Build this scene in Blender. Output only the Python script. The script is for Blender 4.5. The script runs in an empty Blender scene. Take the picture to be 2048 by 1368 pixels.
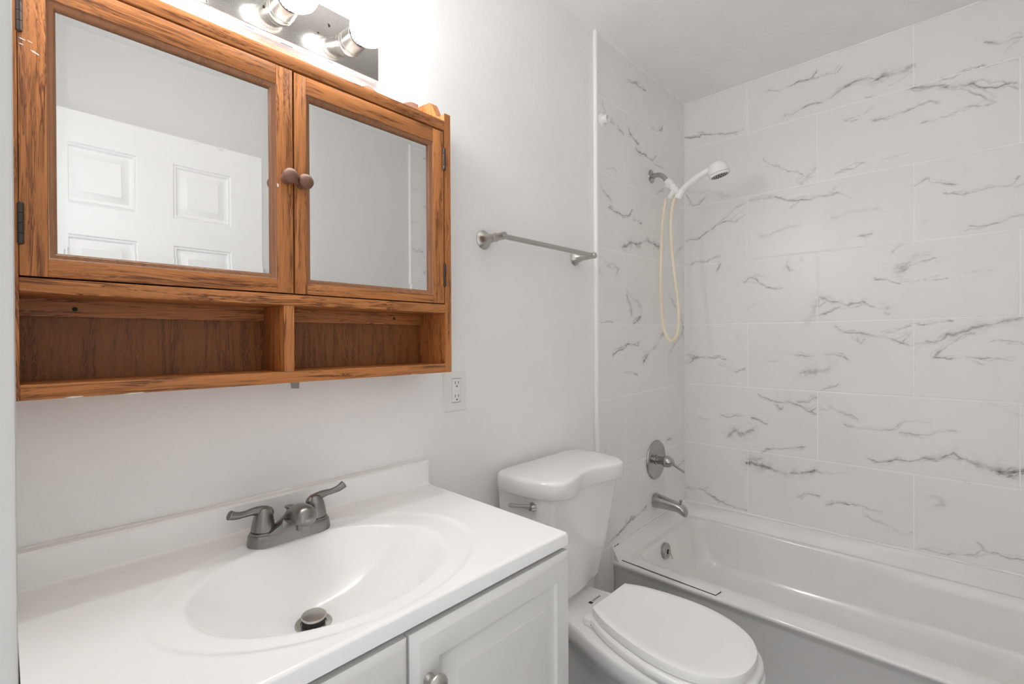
import bpy, bmesh, math
import numpy as np
from mathutils import Vector, Matrix

SC = bpy.context.scene
COL = SC.collection
PI = math.pi

# ------------------------------------------------------------------ camera
F_PX = 951.0
YAW, PIT, ROL = math.radians(43.0), math.radians(-0.26), math.radians(-0.28)
fw = Vector((math.cos(YAW)*math.cos(PIT), math.sin(YAW)*math.cos(PIT), math.sin(PIT)))
r0 = Vector((math.sin(YAW), -math.cos(YAW), 0)); u0 = r0.cross(fw)
rt = math.cos(ROL)*r0 + math.sin(ROL)*u0
up = -math.sin(ROL)*r0 + math.cos(ROL)*u0
cam = bpy.data.cameras.new('camera'); cam.sensor_width = 36.0; cam.lens = 36.0*F_PX/2048; cam.clip_start = 0.01
cam_o = bpy.data.objects.new('camera', cam); COL.objects.link(cam_o)
cam_o.matrix_world = Matrix(((rt.x, up.x, -fw.x, 0.0), (rt.y, up.y, -fw.y, -1.049), (rt.z, up.z, -fw.z, 1.2), (0, 0, 0, 1)))
SC.camera = cam_o

# ------------------------------------------------------------------ world (hall daylight through the open doorway), exposure
WORLD_S = 0.62
BULB_S = 38.0
w = bpy.data.worlds.new('world'); SC.world = w; w.use_nodes = True
w.node_tree.nodes['Background'].inputs[0].default_value = (0.96, 0.98, 1.0, 1)
w.node_tree.nodes['Background'].inputs[1].default_value = WORLD_S
SC.view_settings.view_transform = 'Standard'; SC.view_settings.look = 'None'
SC.view_settings.exposure = 1.33; SC.view_settings.gamma = 1.0; SC.view_settings.use_curve_mapping = False
SC.cycles.use_denoising = True; SC.cycles.use_adaptive_sampling = True; SC.cycles.adaptive_threshold = 0.025
SC.cycles.max_bounces = 13; SC.cycles.diffuse_bounces = 9; SC.cycles.glossy_bounces = 6
SC.cycles.sample_clamp_indirect = 6.0
SC.cycles.caustics_reflective = False; SC.cycles.caustics_refractive = False

# ------------------------------------------------------------------ materials
def new_mat(name):
    m = bpy.data.materials.new(name); m.use_nodes = True
    nt = m.node_tree; return m, nt, nt.nodes['Principled BSDF']
def N(nt, t, **kw):
    n = nt.nodes.new(t)
    for k, v in kw.items(): setattr(n, k, v)
    return n
def bump(nt, b, hsock, strength, dist):
    bn = N(nt, 'ShaderNodeBump'); bn.inputs['Strength'].default_value = strength; bn.inputs['Distance'].default_value = dist
    nt.links.new(hsock, bn.inputs['Height']); nt.links.new(bn.outputs['Normal'], b.inputs['Normal'])
def ramp(nt, fac, stops):
    r = N(nt, 'ShaderNodeValToRGB'); e = r.color_ramp.elements
    while len(e) < len(stops): e.new(0.5)
    for el, (p, c) in zip(e, stops): el.position = p; el.color = (*c, 1)
    nt.links.new(fac, r.inputs['Fac']); return r
def noise(nt, vec, scale, detail=3, rough=0.55, dist=0.0):
    n = N(nt, 'ShaderNodeTexNoise'); n.inputs['Scale'].default_value = scale; n.inputs['Detail'].default_value = detail
    n.inputs['Roughness'].default_value = rough; n.inputs['Distortion'].default_value = dist
    if vec is not None: nt.links.new(vec, n.inputs['Vector'])
    return n
def coords(nt, scale=(1, 1, 1), rnd=False):
    tc = N(nt, 'ShaderNodeTexCoord'); mp = N(nt, 'ShaderNodeMapping'); mp.inputs['Scale'].default_value = scale
    v = tc.outputs['Object']
    if rnd:
        oi = N(nt, 'ShaderNodeObjectInfo'); ad = N(nt, 'ShaderNodeVectorMath', operation='MULTIPLY_ADD')
        cx = N(nt, 'ShaderNodeCombineXYZ')
        for i in range(3): nt.links.new(oi.outputs['Random'], cx.inputs[i])
        nt.links.new(cx.outputs[0], ad.inputs[0]); ad.inputs[1].default_value = (3.1, 5.7, 7.3); nt.links.new(v, ad.inputs[2]); v = ad.outputs[0]
    nt.links.new(v, mp.inputs['Vector']); return mp.outputs['Vector']

def plain(name, col, rough=0.5, metal=0.0, coat=0.0, var=0.03, bscale=None, bstr=0.1, bdist=0.001, spec=None):
    m, nt, b = new_mat(name)
    v = coords(nt)
    n = noise(nt, v, 6.0, 4)
    c0 = tuple(max(0, c*(1-var)) for c in col); c1 = tuple(min(1, c*(1+var)) for c in col)
    r = ramp(nt, n.outputs['Fac'], [(0.3, c0), (0.7, c1)])
    nt.links.new(r.outputs['Color'], b.inputs['Base Color'])
    b.inputs['Roughness'].default_value = rough; b.inputs['Metallic'].default_value = metal
    b.inputs['Coat Weight'].default_value = coat; b.inputs['Coat Roughness'].default_value = 0.05
    if spec is not None: b.inputs['Specular IOR Level'].default_value = spec
    if bscale:
        n2 = noise(nt, v, bscale, 4, 0.6); bump(nt, b, n2.outputs['Fac'], bstr, bdist)
    return m

M = {}
M['paint'] = plain('wall_paint', (0.875, 0.869, 0.859), 0.55, var=0.012, bscale=14, bstr=0.22, bdist=0.01)
M['paint_shaded'] = plain('shaded_wall_paint', (0.74, 0.733, 0.722), 0.6, var=0.012, bscale=14, bstr=0.2, bdist=0.01)  # same wall paint, darkened to put shade into the opposite wall's colour
M['ceiling'] = plain('ceiling_paint', (0.865, 0.856, 0.842), 0.45, var=0.02, bscale=22, bstr=0.3, bdist=0.008)
M['trim'] = plain('white_gloss_trim', (0.93, 0.925, 0.915), 0.3, var=0.01)
M['jamb'] = plain('door_jamb_paint', (0.60, 0.59, 0.572), 0.35, var=0.02, bscale=20, bstr=0.15, bdist=0.004)
M['caulk'] = plain('white_caulk', (0.86, 0.85, 0.83), 0.35, var=0.03, bscale=60, bstr=0.4, bdist=0.003)
M['grout'] = plain('white_grout', (0.93, 0.925, 0.91), 0.8, var=0.03)
M['thermofoil'] = plain('white_thermofoil', (0.73, 0.72, 0.70), 0.35, var=0.01, bscale=5, bstr=0.05, bdist=0.01)
M['marble_top'] = plain('cultured_marble_white', (0.90, 0.893, 0.88), 0.18, coat=0.3, var=0.006)
M['porcelain'] = plain('white_porcelain', (0.84, 0.83, 0.815), 0.08, coat=0.5, var=0.006)
M['seat'] = plain('white_seat_plastic', (0.87, 0.86, 0.84), 0.3, var=0.006)
M['tub'] = plain('tub_acrylic', (0.83, 0.815, 0.795), 0.14, coat=0.3, var=0.015)
M['plastic'] = plain('white_plastic', (0.86, 0.85, 0.83), 0.25, var=0.01)
M['oldplastic'] = plain('outlet_plastic', (0.82, 0.805, 0.78), 0.4, var=0.01)
M['hose'] = plain('beige_vinyl_hose', (0.83, 0.72, 0.56), 0.3, var=0.05)
M['black'] = plain('black_plastic', (0.015, 0.014, 0.013), 0.5)
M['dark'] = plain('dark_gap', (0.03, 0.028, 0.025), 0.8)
M['bronze'] = plain('dark_bronze_hinge', (0.06, 0.05, 0.045), 0.4, metal=0.6, var=0.2, bscale=300, bstr=0.3)
M['nickel'] = plain('brushed_nickel', (0.52, 0.50, 0.47), 0.3, metal=1.0, var=0.06)
M['faucet'] = plain('pewter_nickel', (0.26, 0.254, 0.243), 0.32, metal=1.0, var=0.1)
M['chrome'] = plain('chrome', (0.62, 0.61, 0.59), 0.08, metal=1.0, var=0.03)
M['steel'] = plain('worn_steel', (0.45, 0.44, 0.42), 0.25, metal=1.0, var=0.12, bscale=40, bstr=0.05)
M['tin'] = plain('grey_tin', (0.30, 0.30, 0.30), 0.4, metal=0.6, var=0.1)
M['doorpaint'] = plain('white_door_paint', (0.89, 0.885, 0.875), 0.4, var=0.01)
M['wash'] = plain('white_overpaint_and_bounce', (0.88, 0.87, 0.85), 0.5, var=0.02, bscale=40, bstr=0.2, bdist=0.003)
M['bluetape'] = plain('blue_tape_remnant', (0.16, 0.26, 0.46), 0.7, var=0.3)
M['knobwood'] = plain('worn_knob_wood', (0.19, 0.088, 0.052), 0.5, var=0.25, bscale=90, bstr=0.2)

def oak(name, axis, light=(0.55, 0.212, 0.062), dark=(0.135, 0.042, 0.012), cathedral=1.0, rough=0.38):
    m, nt, b = new_mat(name)
    def sc(a, l): s = [a, a, a]; s[axis] = l; return tuple(s)
    v1 = coords(nt, sc(92, 2.0), True)        # broad growth rings, warped
    n0 = noise(nt, coords(nt, sc(3.5, 1.6), True), 1.0, 2)
    mx = N(nt, 'ShaderNodeVectorMath', operation='MULTIPLY_ADD'); nt.links.new(n0.outputs['Color'], mx.inputs[0]); mx.inputs[1].default_value = (6.0*cathedral,)*3; nt.links.new(v1, mx.inputs[2])
    rings = noise(nt, mx.outputs[0], 3.2, 2, 0.5)
    fine = noise(nt, coords(nt, sc(330, 9), True), 1.0, 3, 0.7)
    pores = noise(nt, coords(nt, sc(120, 7), True), 1.0, 2, 0.5)
    r1 = ramp(nt, rings.outputs['Fac'], [(0.40, (0, 0, 0)), (0.50, (0.85,)*3), (0.56, (0.1,)*3), (0.63, (0.7,)*3), (0.68, (0.05,)*3)])
    r2 = ramp(nt, pores.outputs['Fac'], [(0.46, (0,)*3), (0.66, (1,)*3)])
    mul = N(nt, 'ShaderNodeMath', operation='MULTIPLY'); nt.links.new(r1.outputs['Color'], mul.inputs[0]); nt.links.new(r2.outputs['Color'], mul.inputs[1])
    ma = N(nt, 'ShaderNodeMath', operation='MULTIPLY_ADD'); nt.links.new(r1.outputs['Color'], ma.inputs[0]); ma.inputs[1].default_value = 0.28; nt.links.new(mul.outputs[0], ma.inputs[2])
    fa = N(nt, 'ShaderNodeMath', operation='MULTIPLY_ADD'); nt.links.new(fine.outputs['Fac'], fa.inputs[0]); fa.inputs[1].default_value = 0.42; nt.links.new(ma.outputs[0], fa.inputs[2])
    c = ramp(nt, fa.outputs[0], [(0.14, light), (0.45, tuple(l*0.62+d*0.38 for l, d in zip(light, dark))), (1.0, dark)])
    nt.links.new(c.outputs['Color'], b.inputs['Base Color'])
    b.inputs['Roughness'].default_value = rough; b.inputs['Specular IOR Level'].default_value = 0.35; b.inputs['Coat Weight'].default_value = 0.08; b.inputs['Coat Roughness'].default_value = 0.25
    bump(nt, b, fa.outputs[0], 0.12, -0.0006)
    return m
M['oak_z'] = oak('oak_vertical_grain', 2)
M['oak_x'] = oak('oak_horizontal_grain', 0)
M['oak_y'] = oak('oak_depth_grain', 1)
M['ply'] = oak('oak_plywood_back', 2, light=(0.30, 0.112, 0.030), dark=(0.13, 0.045, 0.011), cathedral=2.2, rough=0.5)
M['moulding'] = oak('oak_moulding', 2, light=(0.31, 0.14, 0.066), dark=(0.22, 0.09, 0.04), cathedral=0.3, rough=0.25)
M['glare_oak'] = oak('oak_with_lamp_glare', 0, light=(0.42, 0.235, 0.155), dark=(0.28, 0.14, 0.085), cathedral=0.8)  # oak paled towards pink: glare from the bulbs put into its colour
M['mouldingx'] = oak('oak_moulding_horizontal', 0, light=(0.31, 0.14, 0.066), dark=(0.22, 0.09, 0.04), cathedral=0.3, rough=0.25)

def mirror_mat():
    m, nt, b = new_mat('mirror_silver')
    n = noise(nt, coords(nt), 3.0, 2)
    r = ramp(nt, n.outputs['Fac'], [(0.3, (0.77, 0.775, 0.77)), (0.7, (0.79, 0.795, 0.79))]); nt.links.new(r.outputs['Color'], b.inputs['Base Color'])
    b.inputs['Metallic'].default_value = 1.0; b.inputs['Roughness'].default_value = 0.0
    return m
M['mirror'] = mirror_mat()

def plate_mat():
    m, nt, b = new_mat('speckled_nickel_plate')
    v = coords(nt)
    sp = noise(nt, v, 420, 2, 0.6)
    r = ramp(nt, sp.outputs['Fac'], [(0.3, (0.50, 0.475, 0.44)), (0.60, (0.58, 0.56, 0.53)), (0.72, (0.80, 0.79, 0.77))])
    big = noise(nt, v, 75, 1, 0.4)
    r2 = ramp(nt, big.outputs['Fac'], [(0.735, (0, 0, 0)), (0.75, (1, 1, 1))])
    mx = N(nt, 'ShaderNodeMix', data_type='RGBA'); nt.links.new(r2.outputs['Color'], mx.inputs['Factor'])
    nt.links.new(r.outputs['Color'], mx.inputs['A']); mx.inputs['B'].default_value = (0.10, 0.08, 0.06, 1)
    nt.links.new(mx.outputs['Result'], b.inputs['Base Color'])
    b.inputs['Metallic'].default_value = 1.0; b.inputs['Roughness'].default_value = 0.13
    return m
M['plate'] = plate_mat()

def bulb_mat():
    m, nt, b = new_mat('lit_bulb_glass')
    lw = noise(nt, coords(nt), 4.0, 1)
    r = ramp(nt, lw.outputs['Fac'], [(0.3, (0.97, 0.985, 1.0)), (0.7, (0.98, 0.99, 1.0))])
    nt.links.new(r.outputs['Color'], b.inputs['Emission Color']); b.inputs['Emission Strength'].default_value = BULB_S
    b.inputs['Base Color'].default_value = (0.9, 0.9, 0.9, 1); b.inputs['Roughness'].default_value = 0.4
    return m
M['bulb'] = bulb_mat()

def tile_mat():
    m, nt, b = new_mat('marble_look_tile')
    at = N(nt, 'ShaderNodeAttribute', attribute_name='vein')
    v = coords(nt, (1, 1, 1))
    cl = noise(nt, v, 2.3, 5, 0.6, 0.6)
    base = ramp(nt, cl.outputs['Fac'], [(0.25, (0.79, 0.78, 0.765)), (0.5, (0.825, 0.815, 0.80)), (0.75, (0.845, 0.836, 0.823))])
    br = noise(nt, coords(nt, (60, 60, 150)), 1.0, 4, 0.7)
    rr = ramp(nt, br.outputs['Fac'], [(0.30, (0.35,)*3), (0.62, (1.0,)*3)])
    f = N(nt, 'ShaderNodeMath', operation='MULTIPLY'); nt.links.new(at.outputs['Fac'], f.inputs[0]); nt.links.new(rr.outputs['Color'], f.inputs[1])
    mx = N(nt, 'ShaderNodeMix', data_type='RGBA'); nt.links.new(f.outputs[0], mx.inputs['Factor'])
    nt.links.new(base.outputs['Color'], mx.inputs['A']); mx.inputs['B'].default_value = (0.13, 0.115, 0.105, 1)
    nt.links.new(mx.outputs['Result'], b.inputs['Base Color'])
    b.inputs['Roughness'].default_value = 0.32
    return m
M['tile'] = tile_mat()

def floor_mat():
    m, nt, b = new_mat('grey_stone_floor')
    v = coords(nt)
    n = noise(nt, v, 9.0, 6, 0.6, 1.5)
    r = ramp(nt, n.outputs['Fac'], [(0.3, (0.085, 0.082, 0.078)), (0.5, (0.165, 0.16, 0.152)), (0.7, (0.30, 0.29, 0.28))])
    nt.links.new(r.outputs['Color'], b.inputs['Base Color']); b.inputs['Roughness'].default_value = 0.12
    n2 = noise(nt, v, 16.0, 2); bump(nt, b, n2.outputs['Fac'], 0.15, 0.01)
    return m
M['floor'] = floor_mat()

# ------------------------------------------------------------------ mesh helpers
class MB:
    def __init__(s): s.bm = bmesh.new(); s.mats = []; s.cur = 0
    def use(s, mat):
        if mat not in s.mats: s.mats.append(mat)
        s.cur = s.mats.index(mat); return s
    def _face(s, vs):
        try:
            f = s.bm.faces.new(vs); f.material_index = s.cur; return f
        except ValueError: return None
    def box(s, x0, x1, y0, y1, z0, z1, bev=0.0, seg=2):
        vs = [s.bm.verts.new(p) for p in ((x0,y0,z0),(x1,y0,z0),(x1,y1,z0),(x0,y1,z0),(x0,y0,z1),(x1,y0,z1),(x1,y1,z1),(x0,y1,z1))]
        fs = [s._face([vs[i] for i in q]) for q in ((3,2,1,0),(4,5,6,7),(0,1,5,4),(1,2,6,5),(2,3,7,6),(3,0,4,7))]
        if bev > 0:
            es = list({e for f in fs for e in f.edges})
            r = bmesh.ops.bevel(s.bm, geom=es, offset=bev, segments=seg, profile=0.5, affect='EDGES', clamp_overlap=True)
            for f in r['faces']: f.material_index = s.cur
        return s
    def loft(s, rings, cap0=True, cap1=True, closed=True):
        R = [[s.bm.verts.new(p) for p in r] for r in rings]
        n = len(R[0])
        for a, b in zip(R, R[1:]):
            for i in range(n if closed else n-1):
                j = (i+1) % n; s._face([a[i], a[j], b[j], b[i]])
        if cap0: s._face(R[0][::-1])
        if cap1: s._face(R[-1])
        return s
    def lathe(s, prof, origin, axis, n=32, cap0=True, cap1=True):
        o = Vector(origin); a = Vector(axis).normalized()
        t = Vector((0, 0, 1)) if abs(a.z) < 0.9 else Vector((1, 0, 0))
        e1 = a.cross(t).normalized(); e2 = a.cross(e1)
        rings = [[o + a*h + (e1*math.cos(2*PI*i/n) + e2*math.sin(2*PI*i/n))*max(r, 1e-5) for i in range(n)] for r, h in prof]
        return s.loft(rings, cap0, cap1)
    def tube(s, pts, rad, n=14, cap=True, flat=None):
        P = [Vector(p) for p in pts]; m = len(P)
        rs = rad if isinstance(rad, (list, tuple)) else [rad]*m
        rings = []; e1 = None
        for i in range(m):
            t = (P[min(i+1, m-1)] - P[max(i-1, 0)]).normalized()
            if e1 is None:
                h = Vector((0, 0, 1)) if abs(t.z) < 0.95 else Vector((0, 1, 0))
                e1 = t.cross(h).normalized()
            else:
                e1 = (e1 - t*e1.dot(t)).normalized()
            e2 = t.cross(e1); r = rs[i]
            ra, rb = r if isinstance(r, (list, tuple)) else (r, r)
            rings.append([P[i] + e1*(ra*math.cos(2*PI*k/n)) + e2*(rb*math.sin(2*PI*k/n)) for k in range(n)])
        return s.loft(rings, cap, cap)
    def prism(s, poly, a0, a1, axis='y'):
        # poly of 2D points in the plane normal to axis, extruded a0..a1
        def mk(p, a): return {'x': (a, p[0], p[1]), 'y': (p[0], a, p[1]), 'z': (p[0], p[1], a)}[axis]
        return s.loft([[mk(p, a0) for p in poly], [mk(p, a1) for p in poly]])
    def build(s, name, parent=None, loc=None, sharp=28, mat=None):
        bm = s.bm
        bmesh.ops.recalc_face_normals(bm, faces=bm.faces)
        me = bpy.data.meshes.new(name)
        org = ORG.get(parent.name) if parent else None
        if org is None:
            if loc is not None: org = Vector(loc)
            else:
                xs = [v.co for v in bm.verts]
                org = Vector(((min(c.x for c in xs)+max(c.x for c in xs))/2, (min(c.y for c in xs)+max(c.y for c in xs))/2, min(c.z for c in xs)))
        bmesh.ops.translate(bm, verts=bm.verts, vec=-org)
        bm.to_mesh(me); bm.free()
        for m_ in (s.mats or ([mat] if mat else [])): me.materials.append(m_)
        me.shade_smooth(); me.set_sharp_from_angle(angle=math.radians(sharp))
        o = bpy.data.objects.new(name, me); COL.objects.link(o)
        if parent: o.parent = parent
        else: o.location = org
        ORG[o.name] = org
        return o
ORG = {}
def mb(mat): return MB().use(mat)
def thing(name, label, cat, loc, group=None):
    o = bpy.data.objects.new(name, None); o.empty_display_size = 0.05; COL.objects.link(o); o.location = loc
    ORG[o.name] = Vector(loc); o['label'] = label; o['category'] = cat
    if group: o['group'] = group
    return o
def tag(o, label, cat, group=None):
    o['label'] = label; o['category'] = cat
    if group: o['group'] = group
    return o
def struct(o): o['kind'] = 'structure'; return o
def rrect(x0, x1, y0, y1, r, z, n=8):
    out = []
    for cx, cy, a0 in ((x1-r, y1-r, 0), (x0+r, y1-r, PI/2), (x0+r, y0+r, PI), (x1-r, y0+r, 1.5*PI)):
        for i in range(n+1):
            a = a0 + i*(PI/2)/n; out.append((cx+r*math.cos(a), cy+r*math.sin(a), z))
    return out
def smooth_path(pts, n=8):
    P = [Vector(p) for p in pts]; out = []
    for i in range(len(P)-1):
        a, b, c, d = P[max(i-1, 0)], P[i], P[i+1], P[min(i+2, len(P)-1)]
        for k in range(n):
            t = k/n
            out.append(0.5*((2*b) + (c-a)*t + (2*a-5*b+4*c-d)*t*t + (3*b-a-3*c+d)*t**3))
    out.append(P[-1]); return out

# ------------------------------------------------------------------ room shell
XL, XR, YF, CEIL = 0.005, 2.452, -1.548, 2.424
DY0, DY1, DH = -1.465, -0.67, 2.05
wb = struct(mb(M['paint']).box(-0.13, 2.6, 0.0, 0.13, 0, CEIL).build('wall_back'))
wr = struct(mb(M['paint']).box(XR, 2.6, YF, 0.0, 0, CEIL).build('wall_right'))
wf = struct(mb(M['paint_shaded']).box(-0.13, 2.6, YF-0.12, YF, 0, CEIL).build('wall_front'))
wl = struct(mb(M['paint']).box(-0.13, XL, DY1+0.02, 0.0, 0, CEIL).box(-0.13, XL, YF, DY0-0.02, 0, CEIL).box(-0.13, XL, DY0-0.02, DY1+0.02, DH+0.02, CEIL).build('wall_left'))
ce = struct(mb(M['ceiling']).box(-0.13, 2.6, YF-0.12, 0.13, CEIL, CEIL+0.1).build('ceiling'))
cb = mb(M['caulk']); cb.tube([(2.4385, y, 2.4235) for y in np.linspace(-1.5, -0.02, 50)] + [(x, -0.0135, 2.4235) for x in np.linspace(2.425, 1.62, 30)], [0.0042+0.0018*math.sin(i*1.3)*math.sin(i*0.41) for i in range(80)], 8); cb.build('caulk_bead', ce)
struct(mb(M['floor']).box(-0.13, 2.6, YF-0.12, 0.13, -0.1, 0.0).build('floor'))
jm = mb(M['jamb'])
jm.box(-0.135, XL, DY1, DY1+0.02, 0, DH, 0.002); jm.box(-0.135, XL, DY0-0.02, DY0, 0, DH, 0.002); jm.box(-0.135, XL, DY0-0.02, DY1+0.02, DH, DH+0.02, 0.002)
jm.box(-0.10, -0.062, DY1-0.011, DY1, 0, DH, 0.003)
struct(jm.build('trim_1'))
struct(mb(M['trim']).box(1.601, 1.6165, -0.0155, 0.0, 0.0, CEIL, 0.004, 3).build('trim_2'))
struct(mb(M['trim']).box(1.642, 1.655, -1.548, -1.532, 0.0, CEIL, 0.004, 3).build('trim_3'))
struct(mb(M['floor']).box(0.765, 1.601, -0.011, 0.0, 0.0, 0.105, 0.002).build('baseboard_back'))

# --- marble-look tile, each tile a grid carrying a vein attribute
def vnoise(u, v, seed):
    def h(i, j):
        x = np.sin(i*127.1 + j*311.7 + seed*74.7)*43758.5453
        return x - np.floor(x)
    iu, iv = np.floor(u), np.floor(v); fu, fv = u-iu, v-iv
    fu = fu*fu*(3-2*fu); fv = fv*fv*(3-2*fv)
    return (h(iu, iv)*(1-fu) + h(iu+1, iv)*fu)*(1-fv) + (h(iu, iv+1)*(1-fu) + h(iu+1, iv+1)*fu)*fv - 0.5
def fbm(u, v, s, seed, o=4):
    r = 0; a = 1.0
    for k in range(o): r = r + a*vnoise(u*s, v*s, seed+k); s *= 2.1; a *= 0.5
    return r
def vein_field(U, V, veins):
    out = np.zeros_like(U)
    du = fbm(U, V, 26, 3)*0.013; dv = fbm(U, V, 26, 11)*0.013
    du2 = fbm(U, V, 9, 23, 2)*0.008; 
    Uw, Vw = U+du+du2, V+dv
    mod = np.clip(0.85 + 1.5*fbm(U, V, 17, 31, 3), 0.30, 1.35)
    feather = np.clip(0.9 + 1.3*fbm(U, V*1.6, 55, 41, 3), 0.3, 1.8)
    Ux = U + fbm(U, V, 15, 77)*0.030 + 0.003; Vx = V + fbm(U, V, 15, 91)*0.026 - 0.002
    jobs = [(w_, i_, p_, Uw, Vw) for w_, i_, p_ in veins] + [(w_*0.8, i_*0.5, p_, Ux, Vx) for w_, i_, p_ in veins if i_ > 0.3]
    for wd, it, pts, Uw, Vw in jobs:
        p = np.array(pts, float).reshape(-1, 2)/1000.0; m = 0.05
        sel = np.where((Uw > p[:, 0].min()-m) & (Uw < p[:, 0].max()+m) & (Vw > p[:, 1].min()-m) & (Vw < p[:, 1].max()+m))[0]
        if len(sel) == 0: continue
        x, y = Uw[sel], Vw[sel]; best = np.full(len(sel), 9.0)
        for a, b in zip(p, p[1:]):
            d = b-a; L = max(d@d, 1e-9); t = np.clip(((x-a[0])*d[0] + (y-a[1])*d[1])/L, 0, 1)
            best = np.minimum(best, np.hypot(x-a[0]-t*d[0], y-a[1]-t*d[1]))
        s = wd*(0.00026 if wd < 13 else 0.00036)*feather[sel]
        val = it*mod[sel]*(np.exp(-(best/s)**2) + 0.26*np.exp(-(best/(s*3.6))**2))
        out[sel] = np.maximum(out[sel], val)
    return np.clip(out, 0, 0.95)
def tile_wall(name, parent, tiles, P, veins, step, shear=0.0):
    """P(u, v, d) -> world; d = depth behind the face. tiles: (u0,u1,v0,v1)"""
    VV, FF, AT, MI = [], [], [], []; off = 0
    for (a, b, c, d) in tiles:
        g = 0.0015; a, b, c, d = a+g, b-g, c+g, d-g
        nu, nv = max(2, int((b-a)/step)+1), max(2, int((d-c)/step)+1)
        uu, vv = np.meshgrid(np.linspace(a, b, nu), np.linspace(c, d, nv))
        u, v = uu.ravel(), vv.ravel(); v2 = v + shear*(u-2.44)
        dep = np.zeros_like(u).reshape(nv, nu); dep[0, :] = dep[-1, :] = 0.0006; dep[:, 0] = dep[:, -1] = 0.0006
        VV.append(P(u, v2, dep.ravel())); AT.append(vein_field(u, v2, veins))
        i = np.arange((nv-1)*nu).reshape(nv-1, nu)[:, :-1].ravel()
        FF.append(np.stack([i, i+1, i+1+nu, i+nu], 1) + off); MI.append(np.zeros(len(i), int)); off += nu*nv
    u0, u1 = min(t[0] for t in tiles), max(t[1] for t in tiles); v0, v1 = min(t[2] for t in tiles)-0.02, max(t[3] for t in tiles)
    u = np.array([u0, u1, u1, u0]); v = np.array([v0, v0, v1, v1])
    VV.append(P(u, v, np.full(4, 0.0007))); AT.append(np.zeros(4)); FF.append(np.array([[0, 1, 2, 3]])+off); MI.append(np.ones(1, int))
    V = np.concatenate(VV); Fc = np.concatenate(FF); A = np.concatenate(AT); MI = np.concatenate(MI)
    org = np.array(ORG[parent.name])
    me = bpy.data.meshes.new(name); me.vertices.add(len(V)); me.vertices.foreach_set('co', (V-org).astype(np.float32).ravel())
    me.loops.add(Fc.size); me.loops.foreach_set('vertex_index', Fc.astype(np.int32).ravel())
    me.polygons.add(len(Fc)); me.polygons.foreach_set('loop_start', np.arange(0, Fc.size, 4, dtype=np.int32))
    me.polygons.foreach_set('material_index', MI.astype(np.int32))
    me.update(calc_edges=True); me.validate()
    at = me.attributes.new('vein', 'FLOAT', 'POINT'); at.data.foreach_set('value', A.astype(np.float32))
    me.materials.append(M['tile']); me.materials.append(M['grout'])
    o = bpy.data.objects.new(name, me); COL.objects.link(o); o.parent = parent
    return o
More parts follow.
